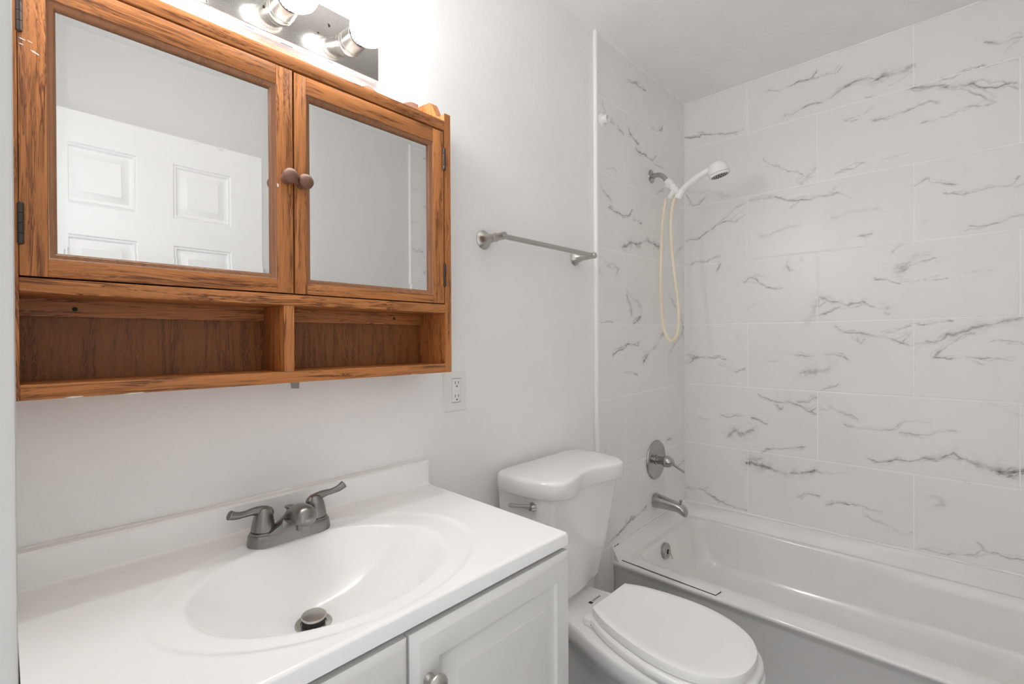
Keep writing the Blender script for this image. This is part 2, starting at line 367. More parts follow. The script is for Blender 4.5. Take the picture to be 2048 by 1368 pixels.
VEIN_R=[(4.6,0.5,[383,2047,415,2011,464,1979,492,1957,525,1949,558,1926]),
(13.3,0.4,[545,1896,571,1912,600,1946]),
(7.7,0.7,[25,1958,38,1929,47,1896,60,1885,95,1895,129,1923]),
(25.3,0.2,[16,1986,77,1955,137,1951,211,1905,235,1892]),
(9,0.65,[327,1861,372,1856,422,1853,457,1842,491,1829,531,1820,571,1821,615,1816,646,1814,683,1819]),
(8.6,0.35,[646,1814,677,1848]),
(6.8,0.3,[505,1791,538,1818]),
(6.4,0.35,[683,1819,712,1803,730,1797]),
(7.6,0.6,[15,1705,85,1716,137,1747,186,1773,219,1775]),
(9.8,0.4,[186,1773,219,1800,266,1837,312,1844]),
(9.7,0.3,[219,1775,266,1775,304,1797]),
(18.5,0.14,[371,1686,415,1671,464,1695,518,1709]),
(12.4,0.3,[753,1624,775,1620,798,1627]),
(14.7,0.12,[658,1721,718,1732,830,1728]),
(12.5,0.5,[181,1543,194,1572]),
(13.6,0.4,[498,1567,489,1538,501,1506]),
(7,0.55,[300,1474,326,1485,356,1481,393,1450,428,1428,449,1430,467,1438]),
(14.2,0.15,[326,1485,356,1497,393,1485]),
(4.8,0.35,[311,1343,341,1354,369,1370]),
(11.2,0.2,[551,1568,544,1547]),
(7.7,0.35,[14,1582,68,1593,119,1596,194,1612]),
(12.6,0.42,[611,1377,645,1367,682,1354,717,1338,752,1347,769,1360,786,1338,819,1326,852,1321]),
(8.6,0.5,[611,1296,639,1309,670,1326,694,1329]),
(6.5,0.45,[611,1336,633,1357,649,1369]),
(6.1,0.5,[803,1441,825,1435,852,1426,883,1417]),
(3.9,0.35,[883,1423,924,1423,974,1424,1027,1424]),
(8.1,0.5,[835,1311,854,1300]),
(5.5,0.2,[1077,1444,1139,1447]),
(26.5,0.25,[570,1275,595,1319,608,1362]),
(31.5,0.28,[881,1470,899,1485,919,1503,945,1520,959,1524]),
(9.7,0.5,[919,1490,945,1493,969,1497,989,1508]),
(8,0.42,[860,1547,883,1564,914,1573]),
(7.9,0.45,[881,1470,904,1481]),
(7.7,0.4,[930,1798,955,1805,972,1817,984,1802,1013,1792,1050,1771]),
(7.2,0.5,[1022,1748,1068,1737,1095,1739,1135,1741,1165,1742,1190,1742,1210,1755,1220,1768]),
(7,0.3,[1190,1742,1225,1729]),
(7.2,0.42,[1091,1610,1135,1609,1165,1616,1190,1629,1225,1627]),
(11.6,0.25,[962,1647,972,1649]),
(6.3,0.35,[671,1906,718,1916,770,1923]),
(10.3,0.45,[676,1247,694,1228,729,1224,775,1217,819,1209,857,1195,888,1185,919,1172]),
(10.4,0.4,[746,1203,763,1178,775,1199]),
(8,0.55,[841,1219,873,1227,899,1242,922,1248]),
(5.9,0.5,[883,1178,904,1199,919,1215]),
(6.7,0.4,[510,1123,556,1122,595,1128]),
(8.6,0.5,[633,1127,663,1129,693,1121,720,1107]),
(24.2,0.35,[546,1039,569,1059,595,1052,626,1061,651,1076]),
(6.7,0.5,[543,1039,560,1047]),
(7,0.2,[399,1099,455,1102]),
(7.6,0.6,[13,1116,66,1108,118,1107,184,1106,217,1099]),
(13,0.55,[26,1076,48,1094,70,1108]),
(9.8,0.4,[184,1077,233,1053,272,1038,310,1056]),
(14.6,0.25,[264,1198,276,1202]),
(11.5,0.65,[927,1169,959,1179,993,1188,1017,1198,1031,1214]),
(14.6,0.5,[1031,1214,1068,1216,1104,1231,1143,1246,1185,1263,1218,1267]),
(5.8,0.5,[927,1146,944,1159,974,1179]),
(7.5,0.45,[988,1127,1012,1153,1041,1185,1073,1204,1104,1216]),
(5.5,0.5,[988,1127,1031,1127,1068,1126,1113,1120,1148,1121,1194,1119]),
(5.5,0.3,[1077,1119,1122,1102]),
(5.7,0.45,[929,1258,984,1258,1013,1262,1045,1267]),
(5.3,0.38,[1143,1185,1185,1182,1225,1176]),
(11.4,0.45,[366,937,384,923,434,911,489,908,530,900,569,878,604,866]),
(9.2,0.4,[441,896,455,874,465,890]),
(8.9,0.5,[530,915,563,918,588,935,606,940]),
(6.6,0.5,[575,874,604,899]),
(8.7,0.4,[614,970,645,983,672,1003]),
(7.4,0.35,[200,816,248,817,302,827]),
(9.5,0.5,[332,822,369,818,405,800]),
(24.3,0.38,[240,731,271,750,294,736,340,767]),
(7.6,0.2,[91,792,142,795]),
(10.7,0.38,[614,882,645,892,651,907,669,895,717,874,746,863]),
(8.2,0.55,[705,834,746,824,791,826,830,828,862,826,883,845,896,860]),
(7.7,0.38,[893,819,934,821,974,817,998,833,1031,853,1050,852]),
(7.8,0.2,[898,867,934,871,979,867]),
(10,0.5,[780,700,824,693,877,716,919,716,959,726]),
(13.2,0.7,[959,726,993,735,1031,748,1045,759,1063,747,1086,738,1117,731]),
(19.8,0.6,[1086,738,1117,731,1156,726,1190,717,1220,735]),
(8.8,0.6,[1181,704,1220,723]),
(7.5,0.4,[993,732,1040,741,1077,740]),
(5.6,0.4,[1068,666,1086,665]),
(10.7,0.18,[1130,963,1185,944,1218,924]),
(19,0.65,[317,606,339,610,369,599,419,592]),
(13.6,0.6,[419,592,447,586,475,579,516,591,555,598,594,613]),
(8.6,0.35,[594,613,657,611,693,628,722,637]),
(6.8,0.5,[447,586,489,570,529,593]),
(23.8,0.3,[317,622,376,636]),
(6.9,0.45,[383,665,434,685,489,697,556,712]),
(10.1,0.6,[11,425,55,426,99,430,133,416,174,396,223,386,270,376,308,377]),
(7.7,0.5,[99,430,124,450]),
(8.9,0.4,[529,487,555,509,588,507,619,511]),
(8.4,0.55,[644,476,675,501,716,500,768,501,796,498,824,494]),
(10.2,0.4,[779,459,818,448,851,439,877,429]),
(7.9,0.3,[877,429,903,423,921,431]),
(6.8,0.5,[411,2357,453,2345,494,2345,539,2351,577,2347,601,2366]),
(6.5,0.35,[577,2350,638,2346,683,2337,701,2359]),
(8.9,0.45,[479,2217,514,2214,548,2225,582,2235,624,2232,665,2242]),
(12.6,0.65,[665,2242,683,2249,710,2260,744,2274,765,2276,807,2256]),
(22,0.6,[807,2256,843,2262,875,2260,905,2253,926,2264]),
(9.9,0.55,[886,2226,905,2238,926,2245]),
(8,0.35,[851,2214,886,2226]),
(7.1,0.5,[1126,2269,1167,2249,1189,2249,1207,2254,1224,2251]),
(5.3,0.3,[1177,2214,1195,2229,1210,2240]),
(6.2,0.4,[778,2192,807,2189]),
(6.3,0.45,[701,2121,722,2115,748,2114]),
(7.9,0.55,[802,2094,835,2086,863,2089,898,2093,935,2105,972,2105,1004,2097]),
(6.2,0.2,[769,2125,798,2149]),
(13.3,0.4,[920,2181,979,2162,1033,2147,1070,2131]),
(9,0.65,[1070,2131,1100,2134,1129,2112,1164,2101,1215,2087]),
(7.4,0.5,[1015,2149,1083,2115,1110,2087,1139,2061,1150,2048,1136,2042,1097,2048,1070,2046,1050,2038,1022,2033,958,2037]),
(5.5,0.55,[1008,2182,1060,2179,1116,2183,1158,2180,1215,2175]),
(7.1,0.4,[1177,2090,1204,2069,1215,2072]),
(6.3,0.4,[696,1918,744,1919,777,1924]),
(6,0.25,[827,1919,886,1923,924,1928]),
(7.4,0.5,[946,374,991,377,1029,382,1062,391,1094,402,1135,421,1148,415,1182,417,1224,420]),
(7.3,0.4,[1113,445,1135,424]),
(13.4,0.15,[976,588,1010,583,1000,554]),
(11.5,0.18,[966,539,1010,563]),
(7.5,0.65,[18,2251,92,2232,103,2246,169,2222,222,2208,258,2205,298,2203])]
VEIN_B=[(12.2,0.25,[1648,2144,1681,2111,1731,2096]),
(8.5,0.45,[1775,2088,1820,2074]),
(11,0.45,[1858,2119,1867,2098,1915,2080,1955,2072]),
(9.2,0.6,[1925,2041,1975,2034,2027,2041,2082,2038,2115,2068]),
(9.6,0.45,[2115,2026,2196,2032]),
(9.5,0.5,[2072,2183,2127,2198,2174,2208,2185,2220]),
(6.2,0.35,[1679,1897,1721,1906,1765,1910]),
(10.1,0.3,[1638,1812,1662,1795,1720,1768]),
(8.5,0.6,[1703,1737,1737,1728,1790,1731,1855,1732,1889,1762]),
(8.9,0.45,[1893,1727,1973,1724]),
(9.6,0.3,[2125,1894,2195,1930]),
(13.7,0.6,[1817,1597,1863,1618,1952,1626,1993,1644,2035,1661,2068,1653,2112,1644,2158,1640]),
(8,0.45,[1612,1534,1643,1520,1676,1511]),
(8,0.5,[1615,1482,1643,1465]),
(10.4,0.35,[1676,1493,1744,1505,1771,1489,1762,1475]),
(10.9,0.65,[1838,1392,1857,1365,1876,1342,1885,1309]),
(8.9,0.65,[1890,1271,1929,1286,1959,1302]),
(13.3,0.25,[1852,1403,1950,1355,1970,1337]),
(6.1,0.4,[1642,1266,1725,1267]),
(8.6,0.55,[1715,1131,1768,1150,1823,1161,1851,1177,1938,1176]),
(11.8,0.45,[1989,1103,2042,1137,2097,1167,2131,1171,2166,1219,2202,1232]),
(6.6,0.5,[1831,1057,1937,1050]),
(7.5,0.3,[2239,1430,2301,1379,2353,1354]),
(12.7,0.25,[2249,1127,2405,1236]),
(10.3,0.3,[2329,1625,2408,1680]),
(20.7,0.3,[2392,1327,2419,1254]),
(10.8,0.55,[1689,367,1736,375,1771,383,1826,400,1883,417,1943,420,2005,434]),
(8.6,0.4,[1826,404,1831,422]),
(10.3,0.5,[2359,549,2427,565]),
(12.4,0.4,[2234,699,2283,702]),
(6.1,0.4,[1646,743,1666,758]),
(8.9,0.35,[1856,2316,1924,2333,1974,2338,2016,2344]),
(8,0.35,[1603,2247,1646,2278])]

ROWS = [0.055, 0.362, 0.6645, 0.968, 1.274, 1.5785, 1.881, 2.184, 2.4235]
def run(j, lo, hi, w=0.609):
    xs = [lo]; k = j
    while k - w > lo + 1e-6: k -= w
    while k < hi - 0.004:
        if k > lo + 0.004: xs.append(k)
        k += w
    xs.append(hi); return list(zip(xs, xs[1:]))
tR, tB, tF = [], [], []
for i, (z0, z1) in enumerate(zip(ROWS, ROWS[1:])):
    odd = i % 2
    tR += [(a, b, z0, z1) for a, b in run(0.320 if odd else 0.606, 0.0135, 1.534)]
    tB += [(a, b, z0, z1 if i < 7 else z1) for a, b in run(2.217 if odd else 1.8275, 1.6165, 2.4385)]
    tF += [(a, b, z0, z1) for a, b in run(2.15 if odd else 1.85, 1.655, 2.4385)]
tile_wall('tile_surround', wr, tR, lambda u, v, d: np.stack([2.44+d, -u, v], 1), [(w_, min(0.95, i_*1.12), p_) for w_, i_, p_ in VEIN_R], 0.0026)
tile_wall('tile_surround', wb, tB, lambda u, v, d: np.stack([u, -0.012+d, v], 1), [(w_*1.15, min(0.95, i_*1.45), p_) for w_, i_, p_ in VEIN_B], 0.0030, shear=0.0145)
tile_wall('tile_surround', wf, tF, lambda u, v, d: np.stack([u, -1.536-d, v], 1), [(w_, i_, [x if k % 2 else x-40 for k, x in enumerate(p_)]) for w_, i_, p_ in VEIN_B], 0.008)
# tile backers (thickness behind the tile faces, seen at the outer edges)
mb(M['grout']).box(1.6165, 2.452, -0.0112, 0.0, 0.0, CEIL).build('tile_backer', wb)
mb(M['grout']).box(2.4412, 2.452, YF, -0.0112, 0.0, CEIL).build('tile_backer', wr)

# ------------------------------------------------------------------ six-panel door, open against the opposite wall (seen in the mirrors)
def panel(mbd, x0, x1, z0, z1, y, out, rings, holes=False):
    """nested rectangular steps on a vertical face; out=-1 faces -y, +1 faces +y; ring=(inset, depth behind y)"""
    loops = []
    for ins, dep in rings:
        yy = y - out*dep
        loops.append([(x0+ins, yy, z0+ins), (x1-ins, yy, z0+ins), (x1-ins, yy, z1-ins), (x0+ins, yy, z1-ins)])
    mbd.loft(loops, cap0=False, cap1=True)
dr = thing('door_1', 'white six panel door standing open against the wall opposite the mirrors', 'door', (0.42, -1.51, 0.012)); dr['kind'] = 'structure'
DX0, DX1, DYF, DZ1 = 0.024, 0.812, -1.495, 2.032
prow = [(1.697, 1.918), (1.02, 1.588), (0.22, 0.90)]
pcol = [(0.150, 0.361), (0.4755, 0.686)]
d = mb(M['doorpaint'])
xs = [DX0, 0.150, 0.361, 0.4755, 0.686, DX1]; zs = [0.012, 0.22, 0.90, 1.02, 1.588, 1.697, 1.918, DZ1]
for i in range(5):
    for j in range(7):
        if i in (1, 3) and j in (1, 3, 5): 
            panel(d, xs[i], xs[i+1], zs[j], zs[j+1], DYF, 1, [(0, 0), (0.005, 0.006), (0.010, 0.003), (0.016, 0.011), (0.021, 0.0125), (0.046, 0.0035), (0.049, 0.0015)])
        else:
            d.loft([[(xs[i], DYF, zs[j]), (xs[i+1], DYF, zs[j]), (xs[i+1], DYF, zs[j+1]), (xs[i], DYF, zs[j+1])]], cap0=False)
d.box(DX0, DX1, DYF-0.034, DYF-0.011, 0.012, DZ1)
bm_ = d.bm; bmesh.ops.remove_doubles(bm_, verts=bm_.verts, dist=1e-5)
# edge band
d.loft([[(DX0, yy, 0.012), (DX1, yy, 0.012), (DX1, yy, DZ1), (DX0, yy, DZ1)] for yy in (DYF, DYF-0.012)], False, False)
d.build('door_leaf', dr)
for hx in (0.551, 0.645):
    mb(M['plastic']).box(hx-0.011, hx+0.011, DYF-0.02, DYF+0.002, DZ1, DZ1+0.0025).box(hx-0.011, hx+0.011, DYF, DYF+0.0025, DZ1-0.012, DZ1+0.0025, 0.0008).build('over_door_hook', dr)
kb = mb(M['nickel']); kb.lathe([(0.031, 0), (0.031, 0.004), (0.026, 0.008), (0.012, 0.012), (0.012, 0.03), (0.024, 0.038), (0.028, 0.05), (0.022, 0.06), (0.001, 0.063)], (0.752, DYF, 0.93), (0, 1, 0)); kb.build('door_knob', dr)

# ------------------------------------------------------------------ vanity cabinet
VX0, VX1, VY = 0.013, 0.757, -0.4765
vc = thing('vanity_cabinet', 'white raised panel vanity cabinet standing under the sink top', 'cabinet', (0.385, -0.235, 0))
v = mb(M['thermofoil'])
v.box(VX0, VX0+0.016, VY, -0.004, 0, 0.7935); v.box(VX1-0.016, VX1, VY, -0.004, 0, 0.7935, 0.001)
v.box(VX0+0.016, VX1-0.016, -0.40, -0.386, 0, 0.10); v.box(VX0+0.016, VX1-0.016, VY, -0.010, 0.10, 0.116)
v.box(VX0+0.016, VX1-0.016, VY, VY+0.018, 0.75, 0.7935); v.box(0.368, 0.396, VY, VY+0.018, 0.116, 0.75); v.box(VX0+0.016, VX1-0.016, -0.010, -0.005, 0.1, 0.7935)
v.build('cabinet_body', vc)
def vdoor(x0, x1, kx):
    z0, z1, y = 0.118, 0.786, -0.4985
    m = mb(M['thermofoil'])
    panel(m, x0, x1, z0, z1, y, -1, [(0, 0.0205), (0, 0.0095), (0.0105, 0.0006), (0.0125, 0), (0.0455, 0), (0.0475, 0.0065), (0.056, 0.0082), (0.0625, 0.0072), (0.079, 0.0022), (0.0825, 0.0016), (0.0832, 0.0004), (0.0870, 0)])
    m.loft([[(x0, y+0.0205, z0), (x1, y+0.0205, z0), (x1, y+0.0205, z1), (x0, y+0.0205, z1)]], cap0=True, cap1=False)
    bmesh.ops.remove_doubles(m.bm, verts=m.bm.verts, dist=1e-5)
    dd = m.build('door', vc)
    k = mb(M['nickel']); k.lathe([(0.0085, 0), (0.0075, 0.003), (0.0058, 0.006), (0.0058, 0.014), (0.010, 0.0175), (0.0165, 0.020), (0.0172, 0.0225), (0.0165, 0.0245), (0.013, 0.0275), (0.007, 0.0295), (0.0005, 0.030)], (kx, y, 0.7165), (0, -1, 0), 28)
    k.build('knob', dd)
vdoor(0.3862, 0.7580, 0.4115); vdoor(0.0135, 0.3815, 0.340)

# ------------------------------------------------------------------ vanity top with integral oval basin
vt = thing('sink_countertop', 'white cultured marble vanity top with oval basin and backsplash', 'countertop', (0.385, -0.245, 0.7945))
def top_mesh():
    nx, ny = 262, 172
    y_ = np.linspace(-0.488, -0.003, ny); s_ = np.linspace(0, 1, nx)
    S, Y = np.meshgrid(s_, y_)
    XRt = 0.7615 + 0.012*(Y+0.488)/0.46
    X = 0.0115 + (XRt-0.0115)*S
    cx, cy, a, b = 0.378, -0.274, 0.206, 0.165          # rim ellipse
    bx, by, D = 0.371, -0.222, 0.116                    # deepest point
    dx, dy = X-bx, Y-by; L = np.hypot(dx, dy)+1e-9; ux, uy = dx/L, dy/L
    A = (ux/a)**2 + (uy/b)**2; B = 2*((bx-cx)*ux/a**2 + (by-cy)*uy/b**2); Cq = ((bx-cx)/a)**2 + ((by-cy)/b)**2 - 1
    T = (-B + np.sqrt(B*B-4*A*Cq))/(2*A); r = L/T
    t = 1 - np.power(r, 2.3); z = -D*(np.sqrt(t*t + 0.0022) + t)/2
    e = np.sqrt(((X-0.385)/0.270)**2 + ((Y+0.273)/0.205)**2)
    q = np.clip((e-0.93)/0.07, 0, 1); q = q*q*(3-2*q)
    z = z - 0.0032*(1-q)
    yc = np.clip((Y+0.040)/0.018, 0, 1); z = z + 0.012*(1-np.sqrt(np.clip(1-yc**2, 0, 1)))
    Z = 0.820 + z
    ed = np.minimum(Y+0.488, XRt-X); rr = 0.005; k = np.clip(1-ed/rr, 0, 1); Z = Z - rr*(1-np.sqrt(np.clip(1-k*k, 0, 1)))*0.9
    bm = bmesh.new()
    G = [[bm.verts.new((X[j, i], Y[j, i], Z[j, i])) for i in range(nx)] for j in range(ny)]
    for j in range(ny-1):
        for i in range(nx-1): bm.faces.new((G[j][i], G[j][i+1], G[j+1][i+1], G[j+1][i]))
    def skirt(line, zb):
        lo = [bm.verts.new((v_.co.x, v_.co.y, zb)) for v_ in line]
        for k_ in range(len(line)-1): bm.faces.new((line[k_], line[k_+1], lo[k_+1], lo[k_]))
    skirt(G[0], 0.7945); skirt([G[j][nx-1] for j in range(ny)], 0.7945); skirt([G[j][0] for j in range(ny)], 0.7945); skirt(G[-1], 0.7945)
    m = MB(); m.bm.free(); m.bm = bm; m.use(M['marble_top']); return m
top_mesh().build('basin_top', vt, sharp=50)
bs = mb(M['marble_top']); bs.prism([(-0.023, 0.8235), (-0.023, 0.8775), (-0.0195, 0.8815), (-0.003, 0.8815), (-0.003, 0.8235)], 0.0115, 0.7735, 'x'); bs.build('backsplash', vt)
ck = mb(M['caulk']); ck.tube([(x, -0.0028+0.001*math.sin(x*31), 0.8815+0.0012*math.sin(x*17+1)) for x in np.linspace(0.0115, 0.772, 40)], 0.0028, 8); ck.build('caulk_line', vt)

sd = thing('sink_drain', 'nickel pop-up drain stopper at the bottom of the white basin', 'drain', (0.371, -0.222, 0.703))
mb(M['nickel']).lathe([(0.031, 0.0), (0.031, 0.003), (0.029, 0.0042), (0.0215, 0.0036), (0.0205, 0.002)], (0.371, -0.222, 0.7005), (0.0, -0.08, 1), 36).build('flange', sd)
mb(M['dark']).lathe([(0.019, -0.004), (0.019, 0.010), (0.012, 0.0125)], (0.371, -0.222, 0.7035), (0.0, -0.08, 1), 30).build('gasket', sd)
mb(M['nickel']).lathe([(0.012, 0.008), (0.0205, 0.011), (0.0212, 0.013), (0.020, 0.0148), (0.013, 0.0162), (0.0005, 0.0165)], (0.371, -0.222, 0.7035), (0.0, -0.08, 1), 36).build('stopper', sd)

# ------------------------------------------------------------------ centreset faucet
FX, FY, FZ = 0.386, -0.088, 0.8165
fa = thing('sink_faucet', 'brushed nickel two handle faucet on the back of the sink top', 'faucet', (FX, FY, FZ))
def stadium(hx, hy, z, n=14, cx=FX, cy=FY):
    out = []
    for c, a0 in ((cx+hx-hy, -PI/2), (cx-hx+hy, PI/2)):
        for i in range(n+1):
            a = a0 + PI*i/n; out.append((c+hy*math.cos(a), cy+hy*math.sin(a), z))
    return out
b_ = mb(M['faucet'])
b_.loft([stadium(0.0785, 0.0285, FZ), stadium(0.0785, 0.0285, FZ+0.004), stadium(0.0765, 0.0268, FZ+0.018), stadium(0.0745, 0.0248, FZ+0.0205), stadium(0.070, 0.021, FZ+0.0215)])
b_.build('base', fa)
# spout: saddle flaring up from the base, then a rounded nose reaching out over the basin
sp = mb(M['faucet'])
def bell(x):
    t = max(0.0, (abs(x)-0.009)/0.052); return max(0.0, 1-t)**1.45 if t < 1 else 0.0
def saddle(y, H, zb=FZ+0.016):
    xs_ = np.linspace(-0.061, 0.061, 41)
    return [(FX+x, y, zb+0.003+H*bell(x)) for x in xs_] + [(FX+x, y, zb) for x in xs_[::-1]]
sp.loft([saddle(-0.1155, 0.001, FZ+0.010), saddle(-0.1140, 0.012, FZ+0.012), saddle(-0.111, 0.026), saddle(-0.104, 0.034), saddle(-0.094, 0.032), saddle(-0.084, 0.023), saddle(-0.074, 0.010), saddle(-0.067, 0.001)])
def nose(y, k, zc):
    return [(FX+0.0225*k*math.cos(2*PI*i/28), y, FZ+zc+0.0215*k*math.sin(2*PI*i/28)*(1 if math.sin(2*PI*i/28) > 0 else 0.82)) for i in range(28)]
sp.loft([nose(-0.066, 0.10, 0.018), nose(-0.069, 0.30, 0.020), nose(-0.078, 0.52, 0.027), nose(-0.090, 0.72, 0.035), nose(-0.104, 0.87, 0.0425), nose(-0.120, 0.97, 0.0490), nose(-0.136, 1.0, 0.0525), nose(-0.149, 0.99, 0.0535), nose(-0.159, 0.92, 0.0532), nose(-0.1665, 0.77, 0.0522), nose(-0.1708, 0.52, 0.0512), nose(-0.1725, 0.18, 0.0505)])
sp.build('spout', fa, sharp=45)
mb(M['faucet']).lathe([(0.0125, 0), (0.0135, 0.003), (0.0135, 0.012), (0.011, 0.013)], (FX, -0.150, FZ+0.0290), (0, 0, 1), 24).build('aerator', fa)
def lever(sx, tip, yaw):
    hx = FX + sx*0.051
    m = mb(M['faucet'])
    m.lathe([(0.0225, 0), (0.0225, 0.005), (0.0205, 0.0065)], (hx, FY, FZ+0.018), (0, 0, 1), 28)
    m.build('handle_collar', fa)
    h = mb(M['faucet'])
    h.lathe([(0.0205, 0.0), (0.0205, 0.004), (0.0192, 0.014), (0.0170, 0.026), (0.0142, 0.035), (0.0100, 0.0415), (0.004, 0.044), (0.0005, 0.0445)], (hx, FY, FZ+0.0255), (sx*-0.05, 0, 1), 28)
    path = smooth_path([(hx-sx*0.013, FY, FZ+0.046), (hx-sx*0.008, FY, FZ+0.0580), (hx+sx*0.006, FY, FZ+0.0635), (hx+sx*0.020, FY-0.001, FZ+0.0640+tip*0.5), (hx+sx*0.034, FY-0.003, FZ+0.0628+tip*1.0), (hx+sx*0.047, FY-0.005, FZ+0.0630+tip*1.6), (hx+sx*0.056, FY-0.006, FZ+0.0655+tip*2.1), (hx+sx*0.060, FY-0.007, FZ+0.0672+tip*2.3)], 6)
    k = len(path); rad = []
    for i in range(k):
        t = i/(k-1); e = math.sqrt(max(0.0, 1-max(0.0, (t-0.90)/0.10)**2)); b0 = min(1, 0.45+t*5)
        rad.append(((0.0122-0.0062*min(1, t*2.0)+0.0034*max(0, (t-0.6)/0.4))*max(e, 0.12)*b0, (0.0098-0.0042*min(1, t*1.7)+0.0012*max(0, (t-0.6)/0.4))*max(e, 0.12)*b0))
    h.tube(path, rad, 16)
    h.build('handle', fa, sharp=50)
lever(-1, 0.0018, 0); lever(1, 0.0050, 0)
pr = mb(M['faucet']); pr.lathe([(0.0032, 0), (0.0032, 0.020), (0.0055, 0.0225), (0.0058, 0.027), (0.009, 0.0295), (0.0092, 0.031), (0.008, 0.0325), (0.0005, 0.0332)], (0.3965, -0.0585, FZ+0.0165), (0, 0, 1), 22); pr.build('lift_rod', fa)

# ------------------------------------------------------------------ oak medicine cabinet
CD = -0.127; CX0, CX1 = 0.0095, 0.7665; IX1 = 0.7475; CB, CT = 1.1205, 1.7415
mc = thing('medicine_cabinet', 'oak wall cabinet with two mirrored doors over an open shelf', 'cabinet', (0.39, -0.064, CB))
OX, OZ, OY = M['oak_x'], M['oak_z'], M['oak_y']
mb(OZ).box(CX0, 0.0158, CD, -0.002, CB, 1.76).build('side_panel', mc)
sp_ = mb(OZ)
poly = [(CD, CB), (CD, 1.760), (-0.116, 1.758), (-0.108, 1.757), (-0.100, 1.760), (-0.093, 1.768), (-0.087, 1.779), (-0.081, 1.791), (-0.074, 1.802), (-0.066, 1.8065), (-0.056, 1.806), (-0.046, 1.8085), (-0.002, 1.8105), (-0.002, CB)]
sp_.prism(poly, IX1, CX1, 'x'); sp_.build('side_panel', mc)
tbd = mb(OX).box(0.0158, IX1, CD, -0.002, 1.717, CT, 0.0012).build('top_board', mc)
mb(M['wash']).box(0.0162, IX1-0.0004, CD+0.004, -0.0205, CT-0.0002, CT+0.0006).build('bounce_sheet', tbd)  # unseen white sheet added to whiten light bounced onto the light bar
mb(OX).box(0.0158, IX1, CD, -0.002, 1.2672, 1.2882, 0.0012).build('shelf_board', mc)
mb(OX).box(0.0158, IX1, CD, -0.002, CB, 1.1420, 0.0012).build('bottom_board', mc)
mb(OZ).box(0.3618, 0.3808, CD+0.0005, -0.017, 1.1420, 1.2672, 0.0008).build('divider', mc)
mb(M['ply']).box(0.0158, IX1, -0.016, -0.002, 1.1420, 1.717).build('back_panel', mc)
hr = mb(OX); hr.box(0.0158, 0.3618, -0.024, -0.016, 1.2395, 1.2672); hr.box(0.3808, IX1, -0.024, -0.016, 1.2395, 1.2672)
rail = hr.build('hanging_rail', mc)
for hx, hz in ((0.0795, 1.2522), (0.4185, 1.2572), (0.668, 1.2545)): mb(M['dark']).lathe([(0.0034, 0), (0.0034, 0.0006)], (hx, -0.024, hz), (0, -1, 0), 14).build('screw_hole', rail)
# scalloped gallery board along the top
half = [(0.0, 1.8125), (0.05, 1.8095), (0.095, 1.8010), (0.130, 1.7965), (0.165, 1.7965), (0.190, 1.8010), (0.2085, 1.8085), (0.2215, 1.8095), (0.240, 1.8030), (0.262, 1.7980), (0.285, 1.7975), (0.305, 1.8010), (0.322, 1.8100), (0.338, 1.8165), (0.3585, 1.8170)]
cx_ = 0.389
pts_t = [(max(0.0158, cx_-x), z) for x, z in half[::-1]] + [(cx_+x, z) for x, z in half[1:]]
sm = smooth_path([(x, 0, z) for x, z in pts_t], 4)
gpoly = [(p.x, p.z) for p in sm] + [(IX1, CT), (0.0158, CT)]
mb(M['glare_oak']).prism(gpoly, -0.020, -0.003, 'y').build('gallery_board', mc)
